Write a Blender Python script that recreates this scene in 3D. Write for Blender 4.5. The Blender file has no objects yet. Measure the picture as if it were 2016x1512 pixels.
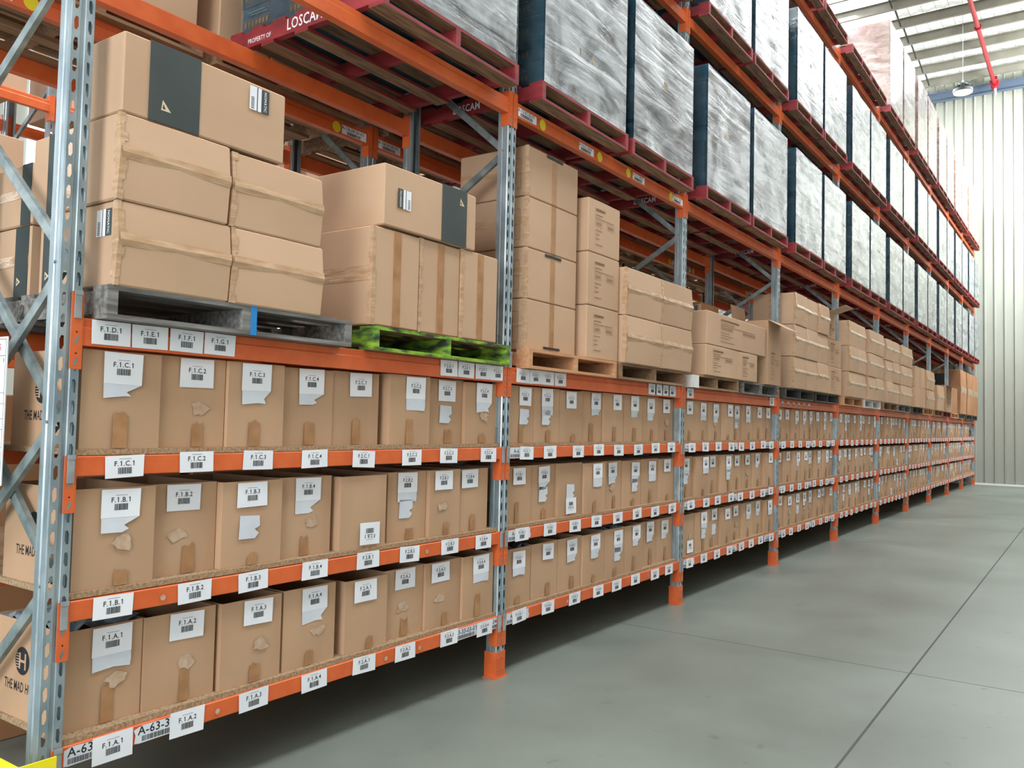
import bpy, math, random
from mathutils import Vector
random.seed(7)
R = random.uniform
scene = bpy.context.scene
COL = scene.collection

# ------------------------------------------------------------------ camera
cam_d = bpy.data.cameras.new('camera'); cam = bpy.data.objects.new('camera', cam_d); COL.objects.link(cam)
YAW, PIT, ROL, FPX = 0.6067029, 0.0447484, 0.0225052, 1658.997
f = Vector((-math.sin(YAW)*math.cos(PIT), math.cos(YAW)*math.cos(PIT), math.sin(PIT)))
r0 = Vector((math.cos(YAW), math.sin(YAW), 0)); u0 = r0.cross(f)
r = math.cos(ROL)*r0 + math.sin(ROL)*u0; u = -math.sin(ROL)*r0 + math.cos(ROL)*u0
from mathutils import Matrix
mt = Matrix((r, u, -f)).transposed().to_4x4(); mt.translation = Vector((2.97997, -1.50102, 1.54678))
cam.matrix_world = mt
cam_d.sensor_fit = 'HORIZONTAL'; cam_d.sensor_width = 36.0; cam_d.lens = FPX/2016*36.0
cam_d.clip_start = .05; cam_d.clip_end = 200
scene.camera = cam

# ------------------------------------------------------------------ world, colour management
scene.view_settings.view_transform = 'Standard'; scene.view_settings.look = 'None'
scene.view_settings.gamma = 1.0; scene.view_settings.use_curve_mapping = False
scene.view_settings.exposure = 0.02
w = bpy.data.worlds.new('world'); scene.world = w; w.use_nodes = True
bg = w.node_tree.nodes['Background']; bg.inputs[0].default_value = (.86, .94, 1.0, 1); bg.inputs[1].default_value = .16

def area(name, loc, rot, sx, sy, power, col=(1, 1, 1)):
    l = bpy.data.lights.new(name, 'AREA'); l.shape = 'RECTANGLE'; l.size = sx; l.size_y = sy; l.energy = power; l.color = col
    o = bpy.data.objects.new(name, l); COL.objects.link(o); o.location = loc; o.rotation_euler = rot
    return o
# daylight coming down through the translucent roof strips
area('skylight_over_aisle', (3.1, 9, 12.1), (0, math.radians(12), 0), 2.2, 35, 1900, (.97, .99, 1))
area('skylight_over_racks', (-3.1, 9, 12.1), (0, 0, 0), 2.2, 34, 3400, (.97, .99, 1))
# open loading doors behind the photographer
area('loading_door_daylight', (2.8, -9.0, 3.4), (math.radians(82), 0, math.radians(8)), 5, 5, 800, (.93, .97, 1))
area('added_far_wall_fill', (5.05, 24.4, 8.7), (0, math.radians(90), math.radians(-28)), 2.6, 3.6, 1900, (.98, 1, 1))  # added lamp that whitens the upper far wall, no window known there

# ------------------------------------------------------------------ materials
def nmat(name):
    m = bpy.data.materials.new(name); m.use_nodes = True
    nt = m.node_tree; b = nt.nodes['Principled BSDF']
    return m, nt, b
def lin(c): return tuple(((x/255)/12.92 if x/255 <= .04045 else ((x/255+.055)/1.055)**2.4) for x in c)+(1,)
def simple(name, rgb, rough=.6, metal=0, emis=None, es=1):
    m, nt, b = nmat(name); b.inputs['Base Color'].default_value = lin(rgb)
    b.inputs['Roughness'].default_value = rough; b.inputs['Metallic'].default_value = metal
    if emis: b.inputs['Emission Color'].default_value = lin(emis); b.inputs['Emission Strength'].default_value = es
    return m
def N(nt, t, **k):
    n = nt.nodes.new(t)
    for a, v in k.items():
        if a in n.inputs: n.inputs[a].default_value = v
        else: setattr(n, a, v)
    return n
def coords(nt, scale=(1, 1, 1), obj=True):
    tc = N(nt, 'ShaderNodeTexCoord'); mp = N(nt, 'ShaderNodeMapping'); mp.inputs['Scale'].default_value = scale
    nt.links.new(tc.outputs['Object' if obj else 'Generated'], mp.inputs[0]); return mp
def noisy(name, c1, c2, scale=4, stretch=(1, 1, 1), rough=.6, metal=0, bump=0, detail=5, c3=None, pos=(.35, .65), jitter=0):
    m, nt, b = nmat(name); mp = coords(nt, stretch)
    n = N(nt, 'ShaderNodeTexNoise', Scale=scale, Detail=detail); nt.links.new(mp.outputs[0], n.inputs['Vector'])
    oi = N(nt, 'ShaderNodeObjectInfo')
    ad = N(nt, 'ShaderNodeVectorMath'); ad.operation = 'ADD'
    mu = N(nt, 'ShaderNodeVectorMath'); mu.operation = 'SCALE'; mu.inputs['Scale'].default_value = 37
    cmb = N(nt, 'ShaderNodeCombineXYZ')
    for i in range(3): nt.links.new(oi.outputs['Random'], cmb.inputs[i])
    nt.links.new(cmb.outputs[0], mu.inputs[0]); nt.links.new(mp.outputs[0], ad.inputs[0]); nt.links.new(mu.outputs[0], ad.inputs[1])
    nt.links.new(ad.outputs[0], n.inputs['Vector'])
    cr = N(nt, 'ShaderNodeValToRGB'); e = cr.color_ramp.elements
    e[0].position, e[1].position = pos; e[0].color = lin(c1); e[1].color = lin(c2)
    if c3: x = e.new(.5*(pos[0]+pos[1])); x.color = lin(c3)
    nt.links.new(n.outputs[0], cr.inputs[0])
    out = cr.outputs[0]
    if jitter:
        hs = N(nt, 'ShaderNodeHueSaturation'); mr = N(nt, 'ShaderNodeMapRange')
        mr.inputs['To Min'].default_value = 1-jitter; mr.inputs['To Max'].default_value = 1+jitter*.6
        nt.links.new(oi.outputs['Random'], mr.inputs[0]); nt.links.new(mr.outputs[0], hs.inputs['Value']); nt.links.new(out, hs.inputs['Color']); out = hs.outputs[0]
    nt.links.new(out, b.inputs['Base Color'])
    b.inputs['Roughness'].default_value = rough; b.inputs['Metallic'].default_value = metal
    if bump:
        bp = N(nt, 'ShaderNodeBump', Strength=bump, Distance=.01); nt.links.new(n.outputs[0], bp.inputs['Height']); nt.links.new(bp.outputs[0], b.inputs['Normal'])
    return m
M = {}
M['orange'] = noisy('powder_coated_orange', (212, 96, 46), (222, 108, 56), 9, rough=.42, jitter=.04)
M['orange_d'] = noisy('orange_paint_scuffed', (190, 70, 34), (232, 100, 40), 6, (1, 1, 1), rough=.5)
M['galv'] = noisy('galvanised_steel', (138, 154, 162), (176, 190, 196), 16, (1, 1, .35), rough=.36, metal=.55, c3=(158, 173, 180))
M['galv_d'] = noisy('galvanised_brace', (120, 134, 136), (160, 173, 174), 12, rough=.45, metal=.5)
M['kraft'] = noisy('kraft_board', (184, 148, 116), (196, 160, 128), 2.2, (1, 1, .25), rough=.78, jitter=.07, bump=.05)
M['kraft2'] = noisy('kraft_board_pale', (190, 156, 126), (202, 168, 138), 1.6, (1, .5, 1), rough=.7, jitter=.05)
M['kraft3'] = noisy('kraft_board_brown', (158, 112, 76), (176, 130, 92), 2, rough=.75, jitter=.08)
M['inner'] = noisy('kraft_inside', (120, 88, 62), (140, 104, 76), 3, rough=.9)
M['tape'] = noisy('brown_parcel_tape', (160, 116, 78), (180, 136, 96), 12, rough=.22)
M['clear_tape'] = noisy('clear_parcel_tape', (184, 148, 114), (204, 172, 140), 9, (1, 1, 4), rough=.1, bump=.6)
M['glue'] = noisy('torn_paper_residue', (180, 150, 122), (198, 174, 150), 30, rough=.9)
M['paper'] = noisy('white_paper', (228, 232, 240), (240, 243, 248), 3, rough=.75)
M['paper2'] = noisy('white_paper_backing', (204, 210, 220), (218, 224, 232), 6, rough=.85)
M['ink'] = simple('black_ink', (38, 38, 42), .7)
M['redink'] = simple('red_ink', (190, 60, 70), .7)
M['softink'] = simple('brown_carton_print', (120, 88, 62), .8)
M['black'] = simple('black_plastic', (30, 32, 34), .5)
M['slate'] = noisy('slate_printed_band', (56, 64, 64), (64, 72, 72), 3, rough=.55)
M['cream'] = simple('cream_ink', (214, 198, 168), .7)
M['yellow'] = simple('yellow_paint', (244, 226, 20), .4)
M['yellowdot'] = simple('yellow_sticker', (232, 214, 40), .55)
M['chip'] = noisy('particle_board', (136, 112, 84), (176, 150, 118), 90, rough=.9, detail=2)
M['bluebag'] = noisy('grey_blue_plastic', (96, 118, 138), (150, 168, 182), 10, rough=.25, bump=.5)
M['wood_red'] = noisy('red_painted_timber', (116, 34, 40), (152, 48, 54), 5, (1, 1, 3), rough=.6, jitter=.1, c3=(138, 40, 46))
M['wood_raw'] = noisy('worn_timber', (112, 86, 66), (158, 128, 100), 7, (6, .6, 6), rough=.85, jitter=.12, bump=.2)
M['wood_grey'] = noisy('weathered_grey_timber', (92, 90, 88), (140, 138, 134), 7, (6, .6, 6), rough=.85, bump=.3)
M['wood_tan'] = noisy('fresh_tan_timber', (190, 138, 98), (208, 158, 116), 6, (6, .6, 6), rough=.75)
M['wood_brown'] = noisy('brown_timber', (128, 98, 72), (160, 126, 96), 6, (6, .6, 6), rough=.8)
M['wood_green'] = noisy('chipped_green_paint', (44, 58, 40), (146, 186, 48), 9, (1, 1, 3), rough=.7, c3=(96, 140, 44), pos=(.40, .62), bump=.3)
M['wood_white'] = noisy('white_painted_timber', (170, 172, 168), (224, 226, 222), 6, rough=.6, pos=(.25, .5))
M['wood_dark'] = noisy('dark_stained_timber', (58, 56, 52), (90, 86, 80), 6, rough=.8)
M['teal'] = noisy('teal_carton', (8, 70, 96), (14, 86, 112), 3, rough=.5, jitter=.06)
M['gold'] = noisy('gold_carton_label', (120, 100, 66), (150, 126, 84), 8, rough=.5)
M['pale_teal'] = simple('pale_teal_print', (90, 140, 156), .6)
M['redcarton'] = noisy('red_carton', (170, 60, 66), (196, 92, 92), 12, rough=.55, detail=2)
M['steel'] = noisy('roof_purlin_steel', (124, 122, 110), (142, 140, 128), 2, (1, 6, 1), rough=.5, metal=.2)
M['bluesteel'] = simple('grey_blue_steel', (92, 108, 128), .5)
M['redpipe'] = simple('red_pipe_paint', (150, 24, 36), .4)
M['wallm'] = noisy('cream_metal_cladding', (152, 156, 146), (162, 166, 155), .5, rough=.45)
M['glassy'] = simple('lamp_lens', (250, 226, 200), .3, emis=(255, 226, 200), es=.6)
M['darkmetal'] = simple('dark_lamp_housing', (60, 66, 66), .4, .5)
M['clearclip'] = noisy('locking_clip_plastic', (130, 140, 142), (160, 168, 170), 10, rough=.25)
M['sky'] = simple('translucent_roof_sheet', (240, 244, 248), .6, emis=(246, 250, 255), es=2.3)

# stretch film: transparent, milky and shiny, with drawn-out horizontal wrinkles
def film(name, tint, milk, wr=(1, .45, 4.2), sc=2.3):
    m, nt, b = nmat(name); out = nt.nodes['Material Output']
    mp = coords(nt, wr)
    oi = N(nt, 'ShaderNodeObjectInfo'); ad = N(nt, 'ShaderNodeVectorMath'); ad.operation = 'ADD'; mu = N(nt, 'ShaderNodeMath'); mu.operation = 'MULTIPLY'; mu.inputs[1].default_value = 50
    nt.links.new(oi.outputs['Random'], mu.inputs[0]); nt.links.new(mp.outputs[0], ad.inputs[0]); nt.links.new(mu.outputs[0], ad.inputs[1])
    n = N(nt, 'ShaderNodeTexNoise', Scale=sc, Detail=6, Roughness=.62, Distortion=.9); nt.links.new(ad.outputs[0], n.inputs['Vector'])
    mp2 = coords(nt, (1, 1, 1.6)); ad2 = N(nt, 'ShaderNodeVectorMath'); ad2.operation = 'ADD'; nt.links.new(mp2.outputs[0], ad2.inputs[0]); nt.links.new(mu.outputs[0], ad2.inputs[1]); mp2 = ad2
    n2 = N(nt, 'ShaderNodeTexNoise', Scale=1.9, Detail=3, Distortion=1.6); nt.links.new(mp2.outputs[0], n2.inputs['Vector'])
    bp = N(nt, 'ShaderNodeBump', Strength=.3, Distance=.03); nt.links.new(n.outputs[0], bp.inputs['Height'])
    gl = N(nt, 'ShaderNodeBsdfGlossy', Roughness=.2); gl.inputs[0].default_value = (1, 1, 1, 1); nt.links.new(bp.outputs[0], gl.inputs['Normal'])
    df = N(nt, 'ShaderNodeBsdfDiffuse'); df.inputs[0].default_value = lin(tint); nt.links.new(bp.outputs[0], df.inputs['Normal'])
    tr = N(nt, 'ShaderNodeBsdfTransparent')
    mr = N(nt, 'ShaderNodeMapRange'); mr.inputs['From Min'].default_value = .40; mr.inputs['From Max'].default_value = .60
    mr.inputs['To Min'].default_value = milk*.12; mr.inputs['To Max'].default_value = milk*1.7
    mx0 = N(nt, 'ShaderNodeMath'); mx0.operation = 'ADD'; hf = N(nt, 'ShaderNodeMath'); hf.operation = 'MULTIPLY'; hf.inputs[1].default_value = .5
    nt.links.new(n.outputs[0], mx0.inputs[0]); nt.links.new(n2.outputs[0], mx0.inputs[1]); nt.links.new(mx0.outputs[0], hf.inputs[0]); nt.links.new(hf.outputs[0], mr.inputs[0])
    m1 = N(nt, 'ShaderNodeMixShader'); nt.links.new(mr.outputs[0], m1.inputs[0]); nt.links.new(tr.outputs[0], m1.inputs[1]); nt.links.new(df.outputs[0], m1.inputs[2])
    fr = N(nt, 'ShaderNodeFresnel', IOR=1.7); nt.links.new(bp.outputs[0], fr.inputs['Normal'])
    m2 = N(nt, 'ShaderNodeMixShader'); nt.links.new(fr.outputs[0], m2.inputs[0]); nt.links.new(m1.outputs[0], m2.inputs[1]); nt.links.new(gl.outputs[0], m2.inputs[2])
    nt.links.new(m2.outputs[0], out.inputs[0]); nt.nodes.remove(b)
    return m
M['film'] = film('stretch_film', (184, 192, 198), .62)  # extra milkiness on front faces paints in their bright reflections
M['film_side'] = film('stretch_film_side', (170, 205, 220), .05, (3, 1, 6))  # same film kept clear on the face without painted reflections
M['film_pink'] = film('stretch_film_thick', (226, 208, 206), .3)

def floor_mat():
    m, nt, b = nmat('polished_concrete'); mp = coords(nt)
    n = N(nt, 'ShaderNodeTexNoise', Scale=.55, Detail=7, Roughness=.6); nt.links.new(mp.outputs[0], n.inputs['Vector'])
    cr = N(nt, 'ShaderNodeValToRGB'); e = cr.color_ramp.elements; e[0].position = .32; e[1].position = .7
    e[0].color = lin((108, 115, 108)); e[1].color = lin((134, 144, 136)); nt.links.new(n.outputs[0], cr.inputs[0])
    n2 = N(nt, 'ShaderNodeTexNoise', Scale=9, Detail=3); nt.links.new(mp.outputs[0], n2.inputs['Vector'])
    cr2 = N(nt, 'ShaderNodeValToRGB'); e = cr2.color_ramp.elements; e[0].position = .24; e[1].position = .33
    e[0].color = (.72, .72, .72, 1); e[1].color = (1, 1, 1, 1); nt.links.new(n2.outputs[0], cr2.inputs[0])
    mx = N(nt, 'ShaderNodeMix', data_type='RGBA', blend_type='MULTIPLY'); mx.inputs[0].default_value = 1
    nt.links.new(cr.outputs[0], mx.inputs[6]); nt.links.new(cr2.outputs[0], mx.inputs[7]); nt.links.new(mx.outputs[2], b.inputs['Base Color'])
    mr = N(nt, 'ShaderNodeMapRange'); mr.inputs['To Min'].default_value = .26; mr.inputs['To Max'].default_value = .5
    nt.links.new(n.outputs[0], mr.inputs[0]); nt.links.new(mr.outputs[0], b.inputs['Roughness'])
    return m
M['floor'] = floor_mat()
def roof_mat():
    m, nt, b = nmat('foil_faced_roof_blanket'); mp = coords(nt)
    br = N(nt, 'ShaderNodeTexBrick', Scale=1.0); br.offset = 0; br.inputs['Color1'].default_value = lin((226, 230, 226)); br.inputs['Color2'].default_value = lin((214, 220, 214))
    br.inputs['Mortar'].default_value = lin((140, 148, 146)); br.inputs['Mortar Size'].default_value = .006; br.inputs['Brick Width'].default_value = .3; br.inputs['Row Height'].default_value = .15
    nt.links.new(mp.outputs[0], br.inputs['Vector']); nt.links.new(br.outputs[0], b.inputs['Base Color'])
    n = N(nt, 'ShaderNodeTexNoise', Scale=6, Detail=3); nt.links.new(mp.outputs[0], n.inputs['Vector'])
    bp = N(nt, 'ShaderNodeBump', Strength=.5, Distance=.05); nt.links.new(n.outputs[0], bp.inputs['Height']); nt.links.new(bp.outputs[0], b.inputs['Normal'])
    b.inputs['Roughness'].default_value = .35; b.inputs['Metallic'].default_value = .4
    return m
M['roof'] = roof_mat()
M['roof_glow'] = M['roof'].copy(); _b = M['roof_glow'].node_tree.nodes['Principled BSDF']; _br = [n for n in M['roof_glow'].node_tree.nodes if n.type == 'TEX_BRICK'][0]
M['roof_glow'].name = 'roof_foil_painted_glow'; M['roof_glow'].node_tree.links.new(_br.outputs[0], _b.inputs['Emission Color']); _b.inputs['Emission Strength'].default_value = .5; _b.inputs['Metallic'].default_value = 0  # roof foil given its own glow in place of reflected skylight

# ------------------------------------------------------------------ mesh builder
class MB:
    def __init__(s): s.v = []; s.f = []; s.m = []
    def quad(s, a, b, c, d, mi=0):
        n = len(s.v); s.v += [tuple(a), tuple(b), tuple(c), tuple(d)]; s.f.append((n, n+1, n+2, n+3)); s.m.append(mi)
    def poly(s, pts, mi=0):
        n = len(s.v); s.v += [tuple(p) for p in pts]; s.f.append(tuple(range(n, n+len(pts)))); s.m.append(mi)
    def box(s, x0, x1, y0, y1, z0, z1, mi=0):
        n = len(s.v)
        s.v += [(x0, y0, z0), (x1, y0, z0), (x1, y1, z0), (x0, y1, z0), (x0, y0, z1), (x1, y0, z1), (x1, y1, z1), (x0, y1, z1)]
        for q in ((3, 2, 1, 0), (4, 5, 6, 7), (0, 1, 5, 4), (1, 2, 6, 5), (2, 3, 7, 6), (3, 0, 4, 7)): s.f.append(tuple(n+i for i in q)); s.m.append(mi)
    def bar(s, p, q, w_, h, mi=0, up=(0, 0, 1)):
        p = Vector(p); q = Vector(q); d = (q-p).normalized(); a = d.cross(Vector(up)).normalized()*w_/2; b = a.cross(d).normalized()*h/2
        n = len(s.v)
        for c in (p, q):
            for sa, sb in ((-1, -1), (1, -1), (1, 1), (-1, 1)): s.v.append(tuple(c+sa*a+sb*b))
        for qd in ((0, 1, 2, 3), (7, 6, 5, 4), (0, 4, 5, 1), (1, 5, 6, 2), (2, 6, 7, 3), (3, 7, 4, 0)): s.f.append(tuple(n+i for i in qd)); s.m.append(mi)
    def extrude(s, prof, ax, a0, a1, mi=0, closed=True):
        """profile in the plane across axis ax, swept a0..a1.  ax 'y': prof=(x,z); ax 'z': prof=(x,y); ax 'x': prof=(y,z)"""
        def P(p, a):
            return {'y': (p[0], a, p[1]), 'z': (p[0], p[1], a), 'x': (a, p[0], p[1])}[ax]
        n = len(s.v); k = len(prof)
        s.v += [P(p, a0) for p in prof]+[P(p, a1) for p in prof]
        for i in range(k if closed else k-1):
            j = (i+1) % k; s.f.append((n+i, n+j, n+k+j, n+k+i)); s.m.append(mi)
        if closed:
            s.f.append(tuple(n+i for i in range(k))[::-1]); s.m.append(mi); s.f.append(tuple(n+k+i for i in range(k))); s.m.append(mi)
    def tube(s, p, q, r0, r1=None, seg=12, mi=0):
        r1 = r0 if r1 is None else r1; p = Vector(p); q = Vector(q); d = (q-p).normalized(); a = d.orthogonal().normalized(); b = d.cross(a)
        n = len(s.v)
        for c, rr in ((p, r0), (q, r1)):
            for i in range(seg): t = 2*math.pi*i/seg; s.v.append(tuple(c+rr*(math.cos(t)*a+math.sin(t)*b)))
        for i in range(seg): j = (i+1) % seg; s.f.append((n+i, n+j, n+seg+j, n+seg+i)); s.m.append(mi)
        s.f.append(tuple(n+i for i in range(seg))[::-1]); s.m.append(mi); s.f.append(tuple(n+seg+i for i in range(seg))); s.m.append(mi)
    def add(s, verts, faces, fn, mi=0):
        n = len(s.v); s.v += [fn(v) for v in verts]
        for q in faces: s.f.append(tuple(n+i for i in q)); s.m.append(mi)
    def text(s, string, o, uu, vv, size, mi=0, center=True, sx=1.0):
        vs, fs, wd = glyphs(string); o = Vector(o); uu = Vector(uu); vv = Vector(vv); c = wd*.5 if center else 0
        s.add(vs, fs, lambda p: tuple(o+uu*((p[0]-c)*size*sx)+vv*(p[1]*size)), mi); return wd*size*sx
    def mesh(s, name, mats):
        me = bpy.data.meshes.new(name); me.from_pydata(s.v, [], s.f); me.polygons.foreach_set('material_index', s.m)
        for m_ in (mats if isinstance(mats, (list, tuple)) else [mats]): me.materials.append(m_)
        me.update(); return me
GC = {}
CH = {}
def raw(st):
    c = bpy.data.curves.new('glyphs', 'FONT'); c.body = st; c.resolution_u = 2; c.size = 1; c.offset = .012
    o = bpy.data.objects.new('glyphs', c); me = bpy.data.meshes.new_from_object(o)
    vs = [tuple(v.co) for v in me.vertices]; fs = [tuple(p.vertices) for p in me.polygons]
    bpy.data.objects.remove(o); bpy.data.curves.remove(c); bpy.data.meshes.remove(me); return vs, fs
def glyph(ch):
    if ch not in CH:
        if ch == ' ': CH[ch] = ([], [], .26)
        else:
            vs, fs = raw(ch); two, _ = raw('H'); h0 = min(v[0] for v in two)
            pair, _ = raw(ch+'H'); hw = max(v[0] for v in two)-h0; adv = max(v[0] for v in pair)-hw-h0
            if ch == '1':
                x0 = min(v[0] for v in vs); t_ = max(v[1] for v in vs); n = len(vs)
                if max(v[0] for v in vs)-x0 < .2: vs = vs+[(x0-.13, t_-.20, 0), (x0-.13, t_-.11, 0), (x0+.02, t_, 0), (x0+.02, t_-.12, 0)]; fs = fs+[(n, n+3, n+2, n+1)]; vs = [(v[0]+.1, v[1], 0) for v in vs]; adv += .14
            CH[ch] = (vs, fs, adv)
    return CH[ch]
def glyphs(st):
    if st not in GC:
        V, F_, x = [], [], 0
        for ch in st:
            vs, fs, adv = glyph(ch); n = len(V); V += [(v[0]+x, v[1], 0) for v in vs]; F_ += [tuple(n+i for i in q) for q in fs]; x += adv+.03
        GC[st] = (V, F_, x-.03)
    return GC[st]
def link(name, me, parent=None, loc=None, rot=None, scale=None, mats=None):
    o = bpy.data.objects.new(name, me); COL.objects.link(o)
    if parent: o.parent = parent
    if loc is not None: o.location = loc
    if rot is not None: o.rotation_euler = rot
    if scale is not None: o.scale = scale
    if mats:
        for i, m_ in enumerate(mats):
            if m_ is not None: o.material_slots[i].link = 'OBJECT'; o.material_slots[i].material = m_
    return o
def tag(o, label, cat, group=None):
    o['label'] = label; o['category'] = cat
    if group: o['group'] = group
    return o
def thing(name, loc, label, cat, group=None, rz=0):
    o = bpy.data.objects.new(name, None); COL.objects.link(o); o.location = loc; o.rotation_euler = (0, 0, rz); o.empty_display_size = .1
    return tag(o, label, cat, group)
def struct(name, mb, mats):
    o = link(name, mb.mesh(name, mats)); o['kind'] = 'structure'; return o
ORD = ['first', 'second', 'third', 'fourth', 'fifth', 'sixth', 'seventh', 'eighth', 'ninth', 'tenth', 'eleventh', 'twelfth', 'thirteenth']

# ------------------------------------------------------------------ dimensions
P = 2.69; PW = .085; NB = 10; YEND = NB*P+PW
ZB = {'A': (.300, .372), 'B': (.805, .880), 'C': (1.317, 1.391), 'D': (1.785, 1.885), 'E': (3.457, 3.557), 'F': (5.130, 5.230), 'G': (6.830, 6.930)}
ZC = {'A': (.19, .372), 'B': (.674, .880), 'C': (1.190, 1.391), 'D': (1.699, 1.975), 'E': (3.381, 3.60), 'F': (5.054, 5.275), 'G': (6.755, 6.975)}
POSTH = 7.06; DEPTH = .87

# ------------------------------------------------------------------ building shell
b = MB(); b.box(-14, 5.3, -12, 27.2, -.2, 0); struct('floor', b, M['floor'])
b = MB(); x = -14
ribs = []
while x < 5.2:
    ribs += [(x, 27.1), (x+.20, 27.1), (x+.215, 27.065), (x+.245, 27.065), (x+.26, 27.1)]; x += .26
b.v = []
for z in (0.0, 12.9): b.v += [(p[0], p[1], z) for p in ribs]
k = len(ribs)
for i in range(k-1): b.f.append((i, i+1, k+i+1, k+i)); b.m.append(0)
b.box(-14, 5.3, 27.12, 27.2, 0, 12.9)
struct('wall_far', b, M['wallm'])
b = MB(); b.box(-14.1, -14, -12, 27.2, 0, 12.9); b.box(-14, -13.9, -12, 27.2, 9, 12.4); struct('wall_left', b, M['wallm'])
b = MB(); b.box(5.2, 5.3, -12, 27.2, 0, 12.9); struct('light_blocking_wall_right', b, noisy('grey_light_blocker', (150, 146, 138), (176, 172, 164), 1.2, rough=.7))  # unseen wall added to cut light low down, standing in for opposite racks
b = MB()
for y in range(-10, 26, 4): b.box(-13.98, -13.95, y+.3, y+3.7, 3.5, 11.3)
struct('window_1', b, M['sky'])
b = MB(); b.box(5.15, 5.19, 22.4, 26.4, 7.2, 10.2); struct('window_5', b, M['sky'])  # unseen glowing panel added to brighten the far wall
b = MB(); b.box(-10, 5.2, 27.02, 27.06, .0, .05); struct('trim_1', b, simple('white_flashing', (225, 228, 224), .5))
# roof blanket with openings for the translucent strips
b = MB(); ZR = 12.26
for x0, x1 in ((-14, -9.0), (-6.4, -4.3), (4.3, 5.3)):
    n = int((x1-x0)/.19)
    pts = [(x0+(x1-x0)*i/n, ZR+(.03 if i % 2 else 0)) for i in range(n+1)]
    for i in range(n): b.quad((pts[i][0], -12, pts[i][1]), (pts[i][0], 27.2, pts[i][1]), (pts[i+1][0], 27.2, pts[i+1][1]), (pts[i+1][0], -12, pts[i+1][1]))
struct('ceiling', b, M['roof'])
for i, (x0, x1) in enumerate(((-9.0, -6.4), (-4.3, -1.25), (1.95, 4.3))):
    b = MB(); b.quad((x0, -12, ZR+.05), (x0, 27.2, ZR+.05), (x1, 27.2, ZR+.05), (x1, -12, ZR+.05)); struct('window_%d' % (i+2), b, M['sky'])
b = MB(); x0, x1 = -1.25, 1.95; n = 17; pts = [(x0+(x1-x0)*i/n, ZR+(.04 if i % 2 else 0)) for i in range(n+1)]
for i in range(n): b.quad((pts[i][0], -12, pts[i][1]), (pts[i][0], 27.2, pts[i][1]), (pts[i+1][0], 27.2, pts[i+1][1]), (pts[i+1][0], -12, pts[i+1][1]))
struct('window_6', b, M['roof_glow'])  # foil roof between purlins, its brightness painted in as emission
# purlins
prof = [(-.0, 12.0), (.07, 12.0), (.07, 12.02), (.008, 12.02), (.008, 12.23), (-.06, 12.23), (-.06, 12.22), (0, 12.22)]
b = MB()
yy = [26.3-1.13*i for i in range(34)]
for y in yy: b.extrude([(y+p[0], p[1]) for p in prof], 'x', -14, 5.2)
o = struct('trim_2', b, M['steel'])
b = MB()
for y in yy:
    for x in (-1.12, 2.55): b.bar((x, y-.05, 12.03), (x, y-1.05, 12.2), .03, .05)
struct('trim_3', b, M['darkmetal'])
b = MB(); b.box(-14, 5.2, 26.86, 27.0, 11.70, 11.72); b.box(-14, 5.2, 26.86, 27.0, 11.96, 11.98); b.box(-14, 5.2, 26.94, 26.96, 11.72, 11.96)
struct('trim_4', b, M['bluesteel'])
# concrete joints
b = MB(); b.box(1.985, 1.997, -12, 27.0, 0, .0012); struct('trim_5', b, simple('joint_sealant', (70, 72, 70), .7))
for i, y in enumerate((-5.0, 4.45, 13.9, 23.4)):
    b = MB(); b.box(-14, 5.2, y, y+.005, 0, .001); struct('trim_%d' % (6+i), b, simple('saw_cut_joint', (84, 84, 80), .7))

# sprinkler pipe
b = MB(); b.tube((.575, -10, 11.83), (.575, 26.7, 11.83), .055, seg=14)
t = thing('sprinkler_pipe', (0, 0, 0), 'red fire sprinkler pipe running along under the roof purlins', 'pipe')
link('pipe_run', b.mesh('pipe_run', M['redpipe']), t)
for y in (22.4, 19.0, 15.6):
    b = MB(); b.tube((.575, y-.05, 11.83), (.575, y+.05, 11.83), .085, seg=14); link('pipe_coupling', b.mesh('pipe_coupling', M['redpipe']), t)
    b = MB(); b.tube((.575, y, 11.88), (.575, y, 12.0), .01, seg=6); link('pipe_hanger', b.mesh('pipe_hanger', M['galv']), t)
b = MB(); b.tube((.575, 26.5, 11.83), (.575, 26.7, 11.83), .11, seg=16); b.tube((.575, 26.6, 11.93), (.575, 26.6, 11.66), .13, .06, seg=16); b.box(.50, .65, 26.5, 26.7, 11.95, 12.03)
link('pipe_end_cap', b.mesh('pipe_end_cap', M['redpipe']), t)
b = MB(); b.tube((.6, 26.55, 11.66), (.62, 26.5, 11.46), .035, .02, seg=10); link('sprinkler_head', b.mesh('sprinkler_head', M['paper']), t)
# high bay lamp
LX, LY, LZ = .30, 21.80, 9.99
t = thing('high_bay_lamp', (LX, LY, LZ), 'round dark high bay lamp hanging on a cable before the far wall', 'lamp')
b = MB(); b.tube((0, 0, .02), (0, 0, .10), .24, .22, 28); link('lamp_rim', b.mesh('lamp_rim', M['darkmetal']), t)
b = MB(); b.tube((0, 0, .10), (0, 0, .24), .13, .10, 20)
for i in range(12):
    a = i*math.pi/6; b.bar((math.cos(a)*.1, math.sin(a)*.1, .16), (math.cos(a)*.2, math.sin(a)*.2, .13), .01, .08)
link('lamp_housing', b.mesh('lamp_housing', M['darkmetal']), t)
b = MB(); b.tube((0, 0, .0), (0, 0, .02), .21, .22, 28); link('lamp_lens', b.mesh('lamp_lens', M['glassy']), t)
b = MB(); b.tube((0, 0, .24), (0, 0, 12.01-LZ), .006, seg=6); b.tube((0, 0, .24), (0, 0, .32), .02, seg=8); link('suspension_cable', b.mesh('suspension_cable', M['galv']), t)

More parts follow.
